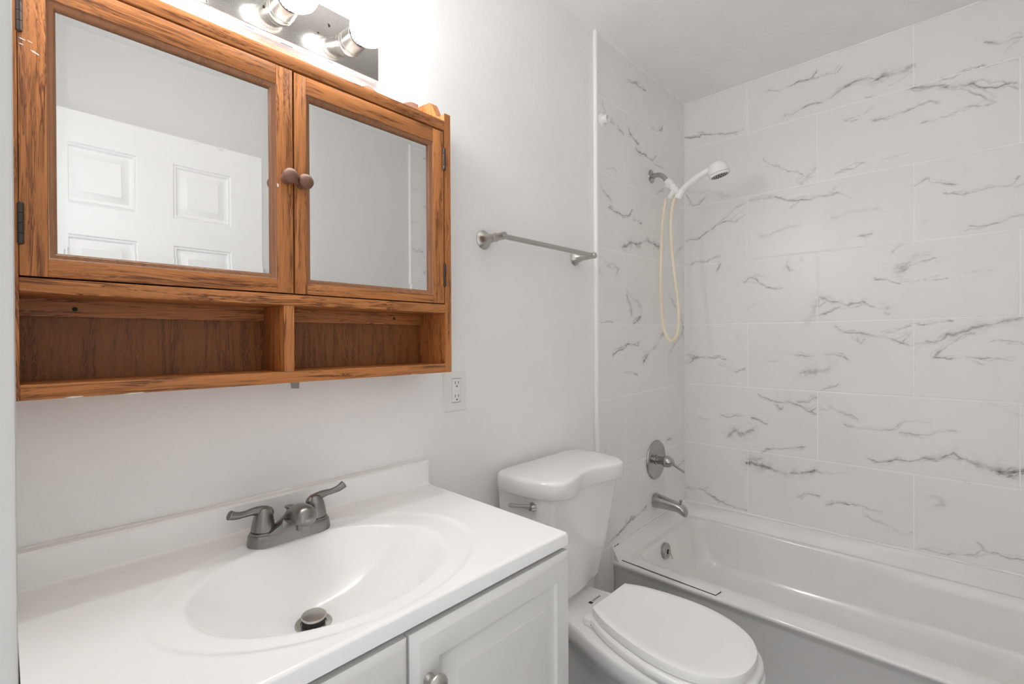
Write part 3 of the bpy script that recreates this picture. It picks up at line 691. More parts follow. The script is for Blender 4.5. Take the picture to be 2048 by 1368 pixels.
# doors
def mdoor(x0, x1, kx, kz, hx, stl, sl, str_, mx0, mx1, mz0, mz1, fz0=1.2905, fz1=1.7135):
    y0, y1 = CD, CD+0.018
    ow = 0.010   # moulding width
    fr = mb(OZ)
    fr.box(x0, mx0-ow, y0, y1, fz0, fz1, 0.0008); fr.box(mx1+ow, x1, y0, y1, fz0, fz1, 0.0008)
    fr.use(OX); fr.box(mx0-ow, mx1+ow, y0, y1, fz0, mz0-ow, 0.0006); fr.box(mx0-ow, mx1+ow, y0, y1, mz1+ow, fz1, 0.0006)
    dd = fr.build('door', mc)
    mo = mb(M['moulding'])
    prof = [(0.0, 0.0004), (0.0012, 0.0026), (0.003, 0.0034), (0.006, 0.0046), (0.0085, 0.0068), (0.010, 0.0098), (0.010, 0.0122)]
    def corner(ins, dep): return [(mx0-ow+ins, y0+dep, mz0-ow+ins), (mx1+ow-ins, y0+dep, mz0-ow+ins), (mx1+ow-ins, y0+dep, mz1+ow-ins), (mx0-ow+ins, y0+dep, mz1+ow-ins)]
    mo.loft([corner(a, b) for a, b in prof], False, False)
    for f in mo.bm.faces:
        c = f.calc_center_median()
        if min(abs(c.z-mz0), abs(c.z-mz1)) < 0.013 and mx0-0.002 < c.x < mx1+0.002: pass
    mo.build('moulding', dd, sharp=40)
    g = mb(M['mirror']); bw = 0.0115; yb = y0+0.0112; ym = y0+0.0107
    g.loft([[(mx0-0.002, yb+0.003, mz0-0.002), (mx1+0.002, yb+0.003, mz0-0.002), (mx1+0.002, yb+0.003, mz1+0.002), (mx0-0.002, yb+0.003, mz1+0.002)],
            [(mx0-0.002, yb, mz0-0.002), (mx1+0.002, yb, mz0-0.002), (mx1+0.002, yb, mz1+0.002), (mx0-0.002, yb, mz1+0.002)],
            [(mx0+bw, ym, mz0+bw), (mx1-bw, ym, mz0+bw), (mx1-bw, ym, mz1-bw), (mx0+bw, ym, mz1-bw)]])
    g.build('mirror', dd, sharp=1)
    k = mb(M['knobwood']); k.lathe([(0.0105, 0), (0.0098, 0.002), (0.0078, 0.006), (0.0078, 0.010), (0.0105, 0.0135), (0.0135, 0.018), (0.0143, 0.022), (0.0135, 0.0262), (0.0105, 0.0295), (0.006, 0.0315), (0.0005, 0.032)], (kx, y0, kz), (0, -1, 0), 30)
    k.build('knob', dd)
    for hz0, hz1 in ((1.333, 1.388), (1.619, 1.672)):
        h = mb(M['bronze']); L = hz1-hz0
        pf = []
        for q in range(4):
            a, b = q*L/4, (q+1)*L/4
            pf += [(0.0028, a), (0.0034, a+0.0006), (0.0034, b-0.0006), (0.0028, b)]
        h.lathe([(0.0015, -0.0012)]+pf+[(0.0015, L+0.0012)], (hx, y0-0.0012, hz0), (0, 0, 1), 14)
        h.build('hinge', dd)
mdoor(0.0165, 0.3795, 0.3665, 1.5055, 0.0180, 0, 0, 0, 0.0545, 0.3400, 1.3255, 1.6680)
mdoor(0.3830, 0.7445, 0.3945, 1.5015, 0.7460, 0, 0, 0, 0.4160, 0.7020, 1.3205, 1.6690, 1.2905, 1.7125)
def chip(x0, z0, x1, z1, w_, y=CD-0.0001, mat='wash', jag=0.3):
    a, b = Vector((x0, y, z0)), Vector((x1, y, z1)); d_ = (b-a); n_ = Vector((-d_.z, 0, d_.x)).normalized(); top, bot = [], []
    for q in range(7):
        t_ = q/6; ww = w_*math.sin(PI*(0.08+0.84*t_))*(1+jag*math.sin(q*4.1)); p_ = a+d_*t_
        top.append(p_+n_*ww); bot.append(p_-n_*ww)
    poly_ = bot + top[::-1]
    m_ = mb(M[mat]); m_.loft([[p_ for p_ in poly_], [p_+Vector((0, -0.0005, 0)) for p_ in poly_]]); m_.build('paint_chip', mc)
chip(0.0175, 1.6105, 0.0245, 1.6090, 0.0006); chip(0.0260, 1.6100, 0.0310, 1.6085, 0.0005); chip(0.0180, 1.6030, 0.0225, 1.6020, 0.0006); chip(0.0290, 1.5985, 0.0375, 1.5945, 0.0010)
chip(0.3515, 1.4935, 0.3520, 1.4865, 0.0017); chip(0.7650, 1.3815, 0.7655, 1.3745, 0.0013, mat='tin'); chip(0.7645, 1.1370, 0.7650, 1.1255, 0.0015, mat='tin')
chip(0.0600, 1.1212, 0.0800, 1.1216, 0.0007); chip(0.125, 1.1210, 0.150, 1.1213, 0.0006); chip(0.645, 1.1209, 0.660, 1.1210, 0.0005)
# tin tab under the cabinet
tb = mb(M['tin']); tb.loft([[(0.4110, -0.030, 1.1204), (0.4300, -0.030, 1.1204), (0.4300, -0.0288, 1.1204), (0.4110, -0.0288, 1.1204)], [(0.4150, -0.026, 1.1000), (0.4310, -0.026, 1.0985), (0.4310, -0.0248, 1.0985), (0.4150, -0.0248, 1.1000)]])
tb.build('tin_tab', mc)

# ------------------------------------------------------------------ vanity light bar
LX0, LX1, LZ0, LZ1 = 0.0165, 0.6265, 1.8290, 1.9410
lf = thing('vanity_light', 'nickel vanity light bar with round bulbs above the oak cabinet', 'light fixture', (0.3215, -0.012, LZ0))
h = mb(M['wash']); h.box(LX0+0.001, LX1-0.001, -0.0235, -0.001, LZ0+0.0008, LZ1-0.001, 0.001)
hs = h.build('housing', lf)
pm = mb(M['plate']); pm.box(LX0, LX1, -0.0265, -0.0232, LZ0, LZ1, 0.0008); pm.build('face_plate', lf)
for x0, x1, y in ((0.20, 0.235, -0.021), (0.335, 0.352, -0.014), (0.405, 0.43, -0.009), (0.505, 0.517, -0.016), (0.56, 0.566, -0.02)): mb(M['bluetape']).box(x0, x1, y, y+0.0016, LZ0+0.0002, LZ0+0.0012).build('tape_remnant', hs)
for bx in (0.55, 0.397, 0.245, 0.092):
    bz = 1.8825
    s = mb(M['nickel']); s.lathe([(0.0275, 0), (0.0275, 0.0035), (0.0265, 0.005), (0.0265, 0.012), (0.0272, 0.0125), (0.0272, 0.0135), (0.0262, 0.014), (0.0258, 0.046), (0.024, 0.047), (0.024, 0.020), (0.001, 0.020)], (bx, -0.0265, bz), (0, -1, 0), 40)
    s.build('socket', lf)
    bl = mb(M['bulb']); zz = []
    R_ = 0.0395; y0_ = -0.0265-0.056-0.0305          # dome centre
    for q in range(15):
        a = PI*0.46 + (PI*0.54)*q/14
        zz.append((R_*math.sin(a), -R_*math.cos(a)))
    bl.lathe(zz, (bx, y0_, bz), (0, -1, 0), 44)
    bo = bl.build('bulb', lf, sharp=60)
    c = mb(M['plastic']); c.lathe([(0.0215, -0.040), (0.0225, -0.036), (0.0285, -0.029), (0.0315, -0.0245), (0.0330, -0.0225), (0.0362, -0.016), (0.0396, -0.0049), (0.0392, -0.0045)], (bx, y0_, bz), (0, -1, 0), 44)
    c.build('collar', bo)
    fn = mb(M['dark'])
    for q in range(30):
        a = 2*PI*q/30; rr = 0.0268; e = Vector((math.cos(a), 0, math.sin(a))); t_ = Vector((-math.sin(a), 0, math.cos(a)))
        ce = Vector((bx, y0_+0.0272, bz)) + e*0.0299; ax = (e*0.0030 + Vector((0, -0.0045, 0))).normalized(); nn = t_.cross(ax)*0.0006
        fn.loft([[ce - ax*0.0025 + t_*0.001*sa + nn*sb for sa, sb in ((-1, -1), (1, -1), (1, 1), (-1, 1))], [ce + ax*0.0025 + t_*0.001*sa + nn*sb for sa, sb in ((-1, -1), (1, -1), (1, 1), (-1, 1))]])
    fn.build('vent_slots', bo)
    nk = mb(M['black']); nk.lathe([(0.0205, 0.0), (0.0212, 0.001), (0.0212, 0.0045), (0.0205, 0.005)], (bx, -0.0265-0.0405, bz), (0, -1, 0), 32); nk.build('neck_band', bo)

# ------------------------------------------------------------------ outlet
ol = thing('wall_outlet', 'white wall outlet plate just below the right end of the oak cabinet', 'outlet', (0.8825, -0.003, 0.996))
o_ = mb(M['oldplastic'])
oy = -0.0055
o_.loft([[(x, y, z) for x, z, y in ((0.8390, 0.9960, 0), (0.9260, 0.9960, 0), (0.9260, 1.1105, 0), (0.8390, 1.1105, 0))],
         [(0.8395, -0.002, 0.9965), (0.9255, -0.002, 0.9965), (0.9255, -0.002, 1.1100), (0.8395, -0.002, 1.1100)],
         [(0.8430, oy, 1.0000), (0.9220, oy, 1.0000), (0.9220, oy, 1.1065), (0.8430, oy, 1.1065)],
         [(0.8685, oy, 1.0215), (0.9020, oy, 1.0215), (0.9020, oy, 1.0905), (0.8685, oy, 1.0905)],
         [(0.8688, oy+0.004, 1.0218), (0.9017, oy+0.004, 1.0218), (0.9017, oy+0.004, 1.0902), (0.8688, oy+0.004, 1.0902)]], cap0=True, cap1=False)
o_.build('cover_plate', ol)
mb(M['dark']).box(0.8688, 0.9017, oy+0.0036, oy+0.0048, 1.0218, 1.0902).build('recess', ol)
rc = mb(M['plastic']); rc.box(0.8698, 0.9011, oy-0.0005, oy+0.0036, 1.0228, 1.0894, 0.0008); rco = rc.build('receptacle', ol)
for zc in (1.0745, 1.0365):
    sl = mb(M['black']); sl.box(0.8795, 0.8812, oy-0.0009, oy, zc, zc+0.0085); sl.box(0.8915, 0.8932, oy-0.0009, oy, zc+0.001, zc+0.008); sl.lathe([(0.0023, 0), (0.0023, 0.0009)], (0.8862, oy, zc-0.0062), (0, -1, 0), 14); sl.build('plug_socket', rco)
bt = mb(M['oldplastic']); bt.box(0.8795, 0.8935, oy-0.0012, oy, 1.0570, 1.0592, 0.0003); bt.box(0.8795, 0.8935, oy-0.0012, oy, 1.0535, 1.0557, 0.0003); bt.build('test_buttons', rco)
for zc in (1.1035, 1.0055):
    mb(M['oldplastic']).lathe([(0.0032, 0), (0.003, 0.0010), (0.0005, 0.0016)], (0.8835, oy+0.0002, zc), (0, -1, 0), 16).build('screw', ol)

# ------------------------------------------------------------------ towel bar
tw = thing('towel_bar', 'brushed nickel towel bar on the wall between cabinet and shower', 'towel bar', (1.24, -0.04, 1.48))
for px in (1.000, 1.4755):
    p = mb(M['nickel'])
    p.lathe([(0.0285, 0), (0.0285, 0.002), (0.027, 0.0035), (0.0215, 0.010), (0.0165, 0.020), (0.0132, 0.032), (0.0115, 0.047), (0.0112, 0.050), (0.0128, 0.0510), (0.0136, 0.0535), (0.0128, 0.056), (0.0112, 0.0570), (0.0112, 0.0895), (0.0104, 0.0912), (0.0005, 0.0914)], (px, 0, 1.504 if px < 1.2 else 1.5065), (0, -1, 0), 36)
    p.build('post', tw)
mb(M['nickel']).tube([(1.001, -0.079, 1.504), (1.4745, -0.079, 1.5075)], 0.0080, 24).build('bar', tw)

# ------------------------------------------------------------------ curtain rod socket
cr = mb(M['plastic']); cr.lathe([(0.0265, 0), (0.0265, 0.003), (0.023, 0.006), (0.0165, 0.009), (0.0165, 0.026), (0.0155, 0.0275), (0.0125, 0.0275), (0.0118, 0.012), (0.0005, 0.012)], (1.648, -0.012, 2.079), (0, -1, 0), 32)
tag(cr.build('curtain_rod_socket'), 'small round white curtain rod socket high on the tiled wall', 'rod socket')

# ------------------------------------------------------------------ shower arm + hand shower
sa = thing('shower_mount', 'chrome shower arm with white bracket on the tiled end wall', 'shower arm', (2.072, -0.012, 1.959))
SXc = 2.072
mb(M['steel']).lathe([(0.031, 0), (0.0305, 0.002), (0.025, 0.005), (0.014, 0.0075), (0.0125, 0.0085)], (SXc, -0.0122, 1.959), (0, -1, 0), 32).build('flange', sa)
mb(M['steel']).tube(smooth_path([(SXc, -0.015, 1.959), (SXc, -0.042, 1.959), (SXc, -0.060, 1.953), (SXc, -0.076, 1.938), (SXc, -0.100, 1.903)], 7), 0.0108, 20).build('pipe', sa)
br = mb(M['plastic'])
ax = Vector((0, -0.62, -0.78)).normalized(); o0 = Vector((SXc, -0.088, 1.921))
br.lathe([(0.0125, 0), (0.0165, 0.001), (0.0175, 0.012), (0.0175, 0.015), (0.0205, 0.0155), (0.0205, 0.036), (0.0175, 0.0375), (0.0165, 0.052), (0.0155, 0.088), (0.012, 0.092)], o0, ax, 28)
ax2 = Vector((0, 0.62, -0.95)).normalized()
br.lathe([(0.0135, -0.005), (0.0135, 0.036), (0.011, 0.040)], o0+ax*0.058+Vector((0, 0.002, -0.004)), ax2, 24)
br.lathe([(0.0165, -0.020), (0.0175, -0.012), (0.0170, 0.016), (0.013, 0.020)], o0+ax*0.095, ax2, 24)
br.build('bracket', sa, sharp=40)
hd = thing('hand_shower', 'white hand shower with beige hose hanging in its bracket', 'hand shower', (SXc, -0.2, 1.19))
hp = smooth_path([(SXc, -0.152, 1.858), (SXc, -0.190, 1.884), (SXc, -0.232, 1.906), (SXc, -0.272, 1.920), (SXc, -0.300, 1.925)], 6)
mb(M['plastic']).tube(hp, [(0.0135+0.0022*min(1, i/8), 0.0135+0.0022*min(1, i/8)) for i in range(len(hp))], 20).build('handle', hd)
hax = Vector((0.13, -0.21, -0.97)).normalized(); ho = Vector((SXc, -0.306, 1.948))
hh = mb(M['plastic']); hh.lathe([(0.0005, -0.004), (0.012, -0.003), (0.024, 0.002), (0.033, 0.010), (0.0385, 0.022), (0.0415, 0.036), (0.0425, 0.048), (0.0425, 0.049)], ho, hax, 40); hh.build('head', hd, sharp=50)
mb(M['black']).lathe([(0.0400, 0.0488), (0.0400, 0.0505)], ho, hax, 36).build('seam', hd)
fc = mb(M['plastic']); fc.lathe([(0.0422, 0.0505), (0.0415, 0.058), (0.036, 0.0605), (0.033, 0.0595)], ho, hax, 40, cap1=False); fc.build('face_ring', hd)
sf = mb(M['black']); sf.lathe([(0.0335, 0.0592), (0.033, 0.0600), (0.0005, 0.0606)], ho, hax, 36)
e1 = hax.cross(Vector((1, 0, 0))).normalized(); e2 = hax.cross(e1)
nz = sf.build('spray_face', hd)
nb = mb(M['plastic'])
for ring, cnt in ((0.010, 6), (0.019, 10), (0.028, 16)):
    for q in range(cnt):
        a = 2*PI*q/cnt; nb.lathe([(0.0018, 0.0600), (0.0016, 0.0620)], ho+e1*ring*math.cos(a)+e2*ring*math.sin(a), hax, 8)
nb.build('nozzles', nz)
bu = mb(M['plastic']); bu.lathe([(0.0135, 0), (0.0135, 0.003), (0.011, 0.0045), (0.0005, 0.0048)], (SXc, -0.315, 1.9495), (-0.35, -0.1, 0.93), 24); bu.build('button', hd)
hose = [(2.072, -0.082, 1.838), (2.0715, -0.0735, 1.790), (2.071, -0.064, 1.700), (2.070, -0.0585, 1.560), (2.070, -0.0575, 1.430), (2.070, -0.0640, 1.300), (2.071, -0.0790, 1.222), (2.072, -0.0985, 1.192), (2.073, -0.1180, 1.195), (2.073, -0.1340, 1.225), (2.073, -0.1400, 1.290), (2.073, -0.1350, 1.380), (2.072, -0.1210, 1.500), (2.072, -0.1090, 1.620), (2.072, -0.1055, 1.720), (2.072, -0.1120, 1.790), (2.072, -0.1250, 1.838)]
mb(M['hose']).tube(smooth_path(hose, 8), 0.0068, 16).build('hose', hd)

# ------------------------------------------------------------------ shower valve, spout
sv = thing('shower_valve', 'round nickel shower valve with lever on the tiled end wall', 'faucet valve', (2.1035, -0.0122, 0.631))
ec = mb(M['steel']); ec.lathe([(0.092, 0), (0.092, 0.003), (0.088, 0.008), (0.082, 0.0105), (0.075, 0.0105), (0.066, 0.0075), (0.050, 0.006), (0.028, 0.006)], (2.1035, -0.0122, 0.631), (0, -1, 0), 56); ec.build('escutcheon', sv, sharp=40)
lv = mb(M['steel'])
lv.lathe([(0.024, 0), (0.024, 0.004), (0.0185, 0.006), (0.0185, 0.028), (0.020, 0.030), (0.0205, 0.033), (0.0265, 0.041), (0.0280, 0.050), (0.0255, 0.062), (0.0205, 0.072), (0.0145, 0.080), (0.006, 0.085), (0.0005, 0.086)], (2.1035, -0.0180, 0.631), (0, -1, 0), 36)
lv.tube(smooth_path([(2.106, -0.088, 0.628), (2.112, -0.104, 0.617), (2.120, -0.120, 0.603), (2.127, -0.134, 0.592), (2.130, -0.139, 0.589)], 5), [(0.011-0.0035*min(1, t/8)+0.004*max(0, (t-12)/8), 0.009-0.004*min(1, t/12)) for t in range(21)], 16)
lv.build('lever_handle', sv, sharp=45)
ts = thing('tub_spout', 'chrome tub spout with diverter knob above the bathtub end', 'spout', (2.096, -0.0122, 0.441))
s = mb(M['steel'])
def spr(y, hw, zt, zb): 
    out = []
    for i in range(24):
        a = 2*PI*i/24; c_, s_ = math.cos(a), math.sin(a)
        out.append((2.096+hw*(abs(c_)**0.85)*(1 if c_ >= 0 else -1), y, (zt+zb)/2+(zt-zb)/2*(abs(s_)**0.85)*(1 if s_ >= 0 else -1)))
    return out
s.loft([spr(-0.0122, 0.033, 0.473, 0.407), spr(-0.016, 0.033, 0.4735, 0.408), spr(-0.060, 0.0295, 0.466, 0.411), spr(-0.100, 0.0260, 0.459, 0.412), spr(-0.125, 0.0245, 0.455, 0.411), spr(-0.145, 0.0235, 0.449, 0.402), spr(-0.157, 0.0215, 0.440, 0.396), spr(-0.163, 0.017, 0.430, 0.396)])
s.build('body', ts, sharp=50)
mb(M['steel']).lathe([(0.004, 0), (0.004, 0.008), (0.007, 0.010), (0.007, 0.017), (0.005, 0.019)], (2.096, -0.138, 0.4500), (0, 0, 1), 18).build('diverter_knob', ts)

# ------------------------------------------------------------------ bathtub
bt_ = thing('bathtub', 'white alcove bathtub along the tiled right wall', 'bathtub', (2.07, -0.78, 0))
TX0, TX1, TY0, TY1, TZ = 1.7050, 2.4385, -1.533, -0.0135, 0.290
t = mb(M['tub'])
fl = 0.347
# outer shell: apron, deck, flange
def ring(x0, x1, y0, y1, r, z): return rrect(x0, x1, y0, y1, r, z, 6)
IN = (1.806, 2.411, -1.470, -0.079)
rings = [ring(TX0+0.022, TX1, TY0, TY1, 0.004, 0.0), ring(TX0+0.022, TX1, TY0, TY1, 0.004, TZ-0.045), ring(TX0+0.012, TX1, TY0, TY1, 0.004, TZ-0.030), ring(TX0+0.003, TX1, TY0, TY1, 0.004, TZ-0.016), ring(TX0, TX1, TY0, TY1, 0.004, TZ-0.010), ring(TX0+0.0015, TX1, TY0, TY1, 0.004, TZ-0.004), ring(TX0+0.006, TX1-0.0, TY0, TY1, 0.004, TZ)]
x0, x1, y0, y1 = IN
rings += [ring(x0-0.010, x1+0.014, y0-0.014, y1+0.014, 0.055, TZ-0.0005), ring(x0-0.003, x1+0.006, y0-0.006, y1+0.006, 0.055, TZ-0.004), ring(x0, x1, y0, y1, 0.055, TZ-0.012),
          ring(x0+0.004, x1-0.004, y0+0.010, y1-0.005, 0.06, TZ-0.060), ring(x0+0.020, x1-0.018, y0+0.07, y1-0.028, 0.075, 0.110), ring(x0+0.033, x1-0.030, y0+0.11, y1-0.045, 0.085, 0.078), ring(x0+0.060, x1-0.055, y0+0.15, y1-0.075, 0.09, 0.060), ring(x0+0.12, x1-0.12, y0+0.22, y1-0.14, 0.10, 0.055)]
t.loft(rings)
t.build('tub_shell', bt_, sharp=50)
f_ = mb(M['tub'])
# raised tiling flange on three sides
def flange(pts_low, pts_high, pts_back):
    f_.loft([pts_low, pts_high, pts_back], False, False, closed=False)
lo = [(TX0+0.006, -0.046, TZ-0.0005), (2.400, -0.046, TZ-0.0005), (2.4225, -0.066, TZ-0.0005), (2.4225, -1.52, TZ-0.0005)]
mi = [(TX0+0.004, -0.042, TZ+0.006), (2.404, -0.042, TZ+0.006), (2.4265, -0.062, TZ+0.006), (2.4265, -1.52, TZ+0.006)]
hi = [(TX0+0.002, -0.018, fl-0.006), (2.422, -0.018, fl+0.003), (2.4360, -0.030, fl+0.005), (2.4360, -1.52, fl+0.013)]
bk = [(TX0+0.002, -0.0125, fl-0.004), (2.426, -0.0125, fl+0.005), (2.4395, -0.026, fl+0.007), (2.4395, -1.52, fl+0.015)]
f_.loft([lo, mi, hi, bk], False, False, closed=False)
f_.loft([[lo[0], mi[0], hi[0], bk[0], (TX0+0.006, -0.0125, TZ-0.01)]], cap0=True, cap1=False)
f_.build('tile_flange', bt_, sharp=50)
c_ = mb(M['caulk'])
path = [(x, -0.0145, fl-0.005+0.0125*(x-TX0)/0.735+0.0006*math.sin(x*60)) for x in np.linspace(TX0+0.002, 2.425, 30)] + [(2.4365, -0.022, fl+0.008)] + [(2.4375, y, fl+0.008+0.010*(-y)/1.5+0.0008*math.sin(y*47)) for y in np.linspace(-0.04, -1.52, 60)]
c_.tube(path, [0.0042+0.0016*math.sin(i*0.7)*math.sin(i*0.23) for i in range(len(path))], 8)
c_.tube([(2.4395, -0.0125, 0.352), (2.4395, -0.0125, CEIL)], 0.0022, 6)
c_.tube([(TX0+0.006, -0.0135, 0.0), (TX0+0.004, -0.0135, 0.12), (TX0+0.003, -0.0145, fl-0.006)], 0.0055, 8)
c_.build('caulk_line', bt_)
dk = mb(M['dark']); 
for q, (x, yy) in enumerate(((1.725, -0.014), (1.742, -0.0145), (1.748, -0.0142))): dk.tube([(x-0.006, yy-0.004, fl-0.0035+0.0006*q), (x+0.004, yy-0.0045, fl-0.0015)], 0.0014, 6)
dk.build('caulk_stain', bt_)
ov = thing('overflow_plate', 'round nickel overflow plate with trip lever inside the tub end', 'overflow plate', (2.046, -0.095, 0.245))
OA = Vector((0, -1, 0.10)).normalized()
op = mb(M['steel']); op.lathe([(0.0355, -0.006), (0.0355, 0.004), (0.033, 0.007), (0.024, 0.009), (0.0005, 0.0095)], (2.046, -0.0895, 0.2405), OA, 36); op.build('plate', ov)
ol2 = mb(M['chrome']); ol2.lathe([(0.006, 0), (0.006, 0.006), (0.003, 0.009)], (2.048, -0.098, 0.238), OA, 14); ol2.tube([(2.049, -0.106, 0.243), (2.053, -0.112, 0.226), (2.056, -0.1145, 0.208)], [(0.0035, 0.0025), (0.003, 0.002), (0.004, 0.0025)], 10); ol2.build('trip_lever', ov)
mb(M['dark']).lathe([(0.011, 0.0085), (0.011, 0.0098)], (2.046, -0.0895, 0.2385), OA, 16).build('slot', ov)
st = mb(M['plastic'])
st.loft([[(1.7340, -0.0480, TZ+z_), (1.7840, -0.0480, TZ+z_), (1.7580, -0.4270, TZ+z_), (1.7530, -0.4320, TZ+z_), (1.7180, -0.4270, TZ+z_)] for z_ in (0.0002, 0.003)] + [[(1.7355, -0.0495, TZ+0.0040), (1.7825, -0.0495, TZ+0.0040), (1.7565, -0.4255, TZ+0.0040), (1.7525, -0.4305, TZ+0.0040), (1.7195, -0.4255, TZ+0.0040)]])
st_o = tag(st.build('caulk_strip', sharp=20), 'loose white plastic trim strip lying on the front rim of the bathtub', 'trim strip')

gr = mb(M['dark']); gr.tube([(1.7330, -0.0455, TZ+0.0012), (1.7250, -0.18, TZ+0.0014), (1.7172, -0.4275, TZ+0.0014), (1.7530, -0.4335, TZ+0.0012), (1.7590, -0.428, TZ+0.0010)], 0.0013, 6); gr.build('shadow_line', st_o)  # dark tube draws the strip's drop shadow along its edge

# ------------------------------------------------------------------ toilet
to = thing('toilet', 'white two piece toilet with closed lid between vanity and bathtub', 'toilet', (1.215, -0.37, 0))
TC = 1.214
def tank_ring(hw, yb, yf, rb, rf, z, bow, n=10):
    """rounded body plan; bow pushes the front middle out(+)/in(-)"""
    out = []
    for i in range(n+1):
        a = PI/2*i/n; out.append((TC+hw-rb+rb*math.cos(PI/2-a) if False else TC+hw-rb+rb*math.sin(a), yb-rb+rb*math.cos(a), z))
    for i in range(n+1):
        a = PI/2*i/n; out.append((TC+hw-rf+rf*math.cos(a), yf+rf-rf*math.sin(a), z))
    m = 17
    for i in range(1, m):
        u_ = 1-2*i/m; x = TC+(hw-rf)*u_; out.append((x, yf - bow*(1+math.cos(PI*u_))/2, z))
    for i in range(n+1):
        a = PI/2*i/n; out.append((TC-hw+rf-rf*math.sin(a), yf+rf-rf*math.cos(a), z))
    for i in range(n+1):
        a = PI/2*i/n; out.append((TC-hw+rb-rb*math.cos(a), yb-rb+rb*math.sin(a), z))
    return out
tk = mb(M['porcelain'])
tk.loft([tank_ring(0.150, -0.035, -0.165, 0.02, 0.045, 0.402, 0.012), tank_ring(0.164, -0.032, -0.176, 0.02, 0.045, 0.412, 0.014), tank_ring(0.169, -0.030, -0.182, 0.02, 0.045, 0.43, 0.014), tank_ring(0.183, -0.029, -0.210, 0.02, 0.042, 0.60, 0.006), tank_ring(0.1965, -0.028, -0.234, 0.02, 0.040, 0.757, -0.006)])
tk.build('tank', to, sharp=50)
ld = mb(M['porcelain'])
lh = [(0, -0.2365), (0.035, -0.2390), (0.075, -0.2500), (0.115, -0.2605), (0.150, -0.2620), (0.178, -0.2475), (0.198, -0.2150), (0.210, -0.170), (0.2145, -0.120), (0.213, -0.065), (0.200, -0.0400), (0.170, -0.0295), (0.12, -0.0265), (0, -0.0265)]
lh_s = smooth_path([(x, y, 0) for x, y in lh], 5)
lh_s = [p for p in lh_s if p.x >= 0]
lo_ring = [(p.x, p.y) for p in lh_s] + [(-p.x, p.y) for p in lh_s[::-1] if p.x > 1e-4]
def lr(o_, z): return [(TC+x*(1-o_/0.214), -0.145+(y+0.145)*(1-o_/0.118), z) for x, y in lo_ring]
ld.loft([lr(0.006, 0.7545), lr(0.002, 0.7555), lr(0.0, 0.758), lr(0.0, 0.794), lr(0.0012, 0.7995), lr(0.0042, 0.8035), lr(0.009, 0.8056), lr(0.018, 0.8068), lr(0.06, 0.8078)])
ld.build('tank_lid', to, sharp=50)
le = mb(M['chrome'])
le.lathe([(0.0135, -0.004), (0.0135, 0.003), (0.011, 0.007), (0.0085, 0.014), (0.001, 0.015)], (TC-0.194, -0.176, 0.728), (-1, 0, 0), 24)
lp = smooth_path([(TC-0.207, -0.178, 0.728), (TC-0.2075, -0.160, 0.7285), (TC-0.208, -0.135, 0.7245), (TC-0.209, -0.108, 0.720), (TC-0.209, -0.096, 0.7195)], 6)
le.tube(lp, [(0.0055 if i < 21 else 0.0055*(24.6-i)/3.6, (0.0095-0.0048*math.sin(PI*0.5*min(1, i/12))+0.0020*max(0, (i-12)/12))*(1 if i < 21 else math.sqrt(max(0.05, (24.6-i)/3.6)))) for i in range(len(lp))], 16); le.build('flush_lever', to, sharp=50)
# bowl
prof = [(-0.050, 0.098), (-0.150, 0.100), (-0.205, 0.106), (-0.255, 0.119), (-0.300, 0.133), (-0.360, 0.150), (-0.430, 0.163), (-0.500, 0.168), (-0.560, 0.164), (-0.615, 0.150), (-0.660, 0.126), (-0.693, 0.092), (-0.712, 0.050), (-0.718, 0.012)]
def smoothprof(pr, n=5):
    s_ = smooth_path([(y, h_, 0) for y, h_ in pr], n); return [(p.x, p.y) for p in s_]
def plan(pr, z, c0, c1, k=1.0, yc=-0.42, ky=1.0, dh=0.0, hmin=0.0):
    """closed outline from (y, half width); axis runs from x=c0 at y=-0.05 to c1 at y=-0.72"""
    L_, R_ = [], []
    for y, h_ in pr:
        yy = yc + (y-yc)*ky; c = c0 + (c1-c0)*(-0.05-yy)/0.67; hh_ = max((h_+dh)*k, hmin)
        L_.append((c-hh_, yy, z)); R_.append((c+hh_, yy, z))
    return R_ + L_[::-1]
bp = smoothprof(prof)
bw = mb(M['porcelain'])
def bpl(z, k, ky, yc=-0.40): return plan(bp, z, 1.222, 1.210, k, yc, ky)
bw.loft([bpl(0.0, 0.62, 0.66, -0.30), bpl(0.02, 0.60, 0.66, -0.30), bpl(0.06, 0.52, 0.62, -0.30), bpl(0.14, 0.50, 0.62, -0.31), bpl(0.22, 0.56, 0.70, -0.33), bpl(0.27, 0.66, 0.80, -0.36), bpl(0.305, 0.80, 0.91, -0.38), bpl(0.325, 0.92, 0.97), bpl(0.338, 0.975, 0.99), bpl(0.355, 0.995, 0.998), bpl(0.372, 1.0, 1.0), bpl(0.381, 0.992, 0.997), bpl(0.3855, 0.965, 0.985)])
bw.build('bowl', to, sharp=50)
mb(M['porcelain']).loft([tank_ring(0.098, -0.05, -0.155, 0.02, 0.04, z_, 0.006) for z_ in (0.380, 0.404)]).build('tank_boss', to)
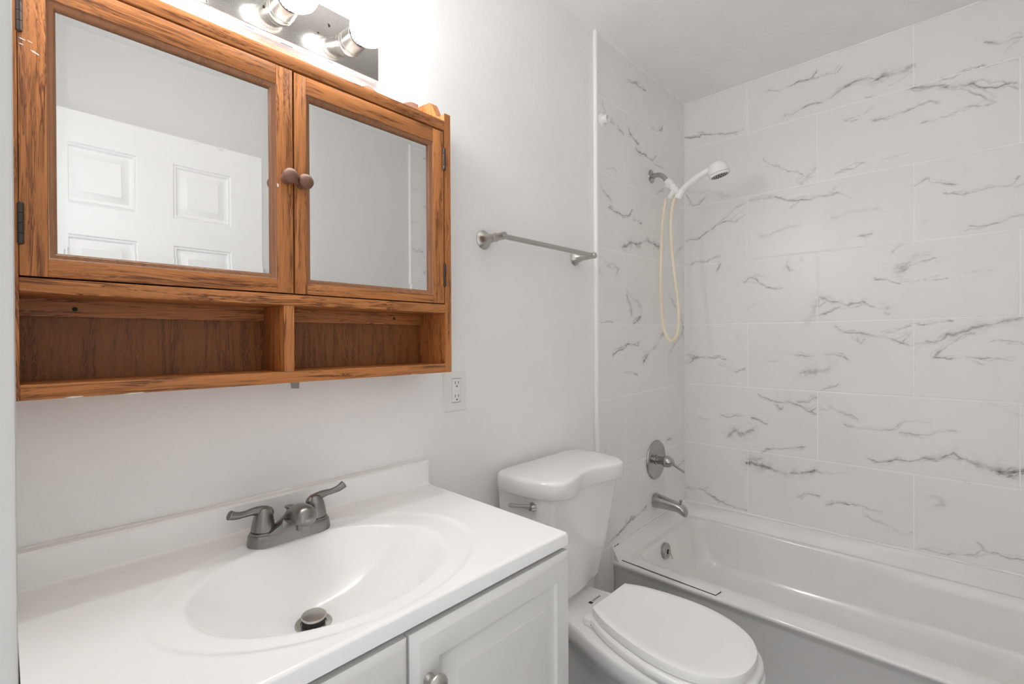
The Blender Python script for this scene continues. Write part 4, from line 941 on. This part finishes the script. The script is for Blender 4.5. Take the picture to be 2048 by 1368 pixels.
# seat + lid share the slightly skewed axis of the photo
lidp = [(-0.296, 0.0915), (-0.335, 0.1125), (-0.375, 0.1265), (-0.430, 0.1400), (-0.490, 0.1485), (-0.545, 0.1490), (-0.595, 0.1395), (-0.640, 0.1200), (-0.675, 0.0900), (-0.697, 0.0500), (-0.7035, 0.012)]
lp_ = smoothprof(lidp)
def axis(z): return 1.2505, 1.1930
def lidr(z, dh, dy=0.0, ky=1.0):
    c0, c1 = axis(z); return plan(lp_, z, c0, c1, 1.0, -0.29, ky, dh, 0.003)
se = mb(M['seat'])
se.loft([lidr(0.3865, -0.006, ky=0.99), lidr(0.3885, 0.004, ky=1.015), lidr(0.391, 0.009, ky=1.024), lidr(0.400, 0.0115, ky=1.030), lidr(0.409, 0.0105, ky=1.027), lidr(0.4135, 0.005, ky=1.015)])
se.build('seat', to, sharp=50)
ll = mb(M['seat'])
ll.loft([lidr(0.4165, -0.006, ky=0.985), lidr(0.4172, -0.001, ky=0.996), lidr(0.4185, 0.0015, ky=1.002), lidr(0.432, 0.0020, ky=1.004), lidr(0.4385, 0.0, ky=1.0), lidr(0.4405, -0.004, ky=0.99), lidr(0.4400, -0.022, ky=0.945), lidr(0.4385, -0.030, ky=0.92)])
ll.build('seat_lid', to, sharp=35)
for sx in (-1, 1):
    mb(M['seat']).box(1.2300+sx*0.083-0.020, 1.2300+sx*0.083+0.020, -0.300, -0.268, 0.385, 0.4085, 0.005, 3).build('hinge_block', to)
hp_ = mb(M['black']); hp_.box(1.2300-0.103, 1.2300-0.0985, -0.307, -0.296, 0.392, 0.405); hp_.build('hinge_pin', to)
# small maker's mark on the deck: dark lozenge followed by tiny lettering
lg = mb(M['black'])
lx, ly, lz = 1.2370, -0.2235, 0.3858
lg.loft([[(lx-0.006, ly-0.006, lz+z_), (lx+0.006, ly-0.006, lz+z_), (lx+0.006, ly+0.006, lz+z_), (lx-0.006, ly+0.006, lz+z_)] for z_ in (0.0, 0.0004)])
for q in range(8):
    xx = lx+0.0125+q*0.0052
    for part in ([(0, 0.0008, -0.003, 0.003), (0.0008, 0.0032, 0.0022, 0.003)] if q % 3 == 0 else [(0, 0.0008, -0.003, 0.003), (0.0026, 0.0034, -0.003, 0.003), (0.0008, 0.0026, -0.0004, 0.0004)] if q % 3 == 1 else [(0.0, 0.0034, 0.0022, 0.003), (0.0013, 0.0021, -0.003, 0.0022)]):
        lg.box(xx+part[0], xx+part[1], ly+part[2]+0.001, ly+part[3]+0.001, lz, lz+0.0004)
lg.build('maker_mark', to)
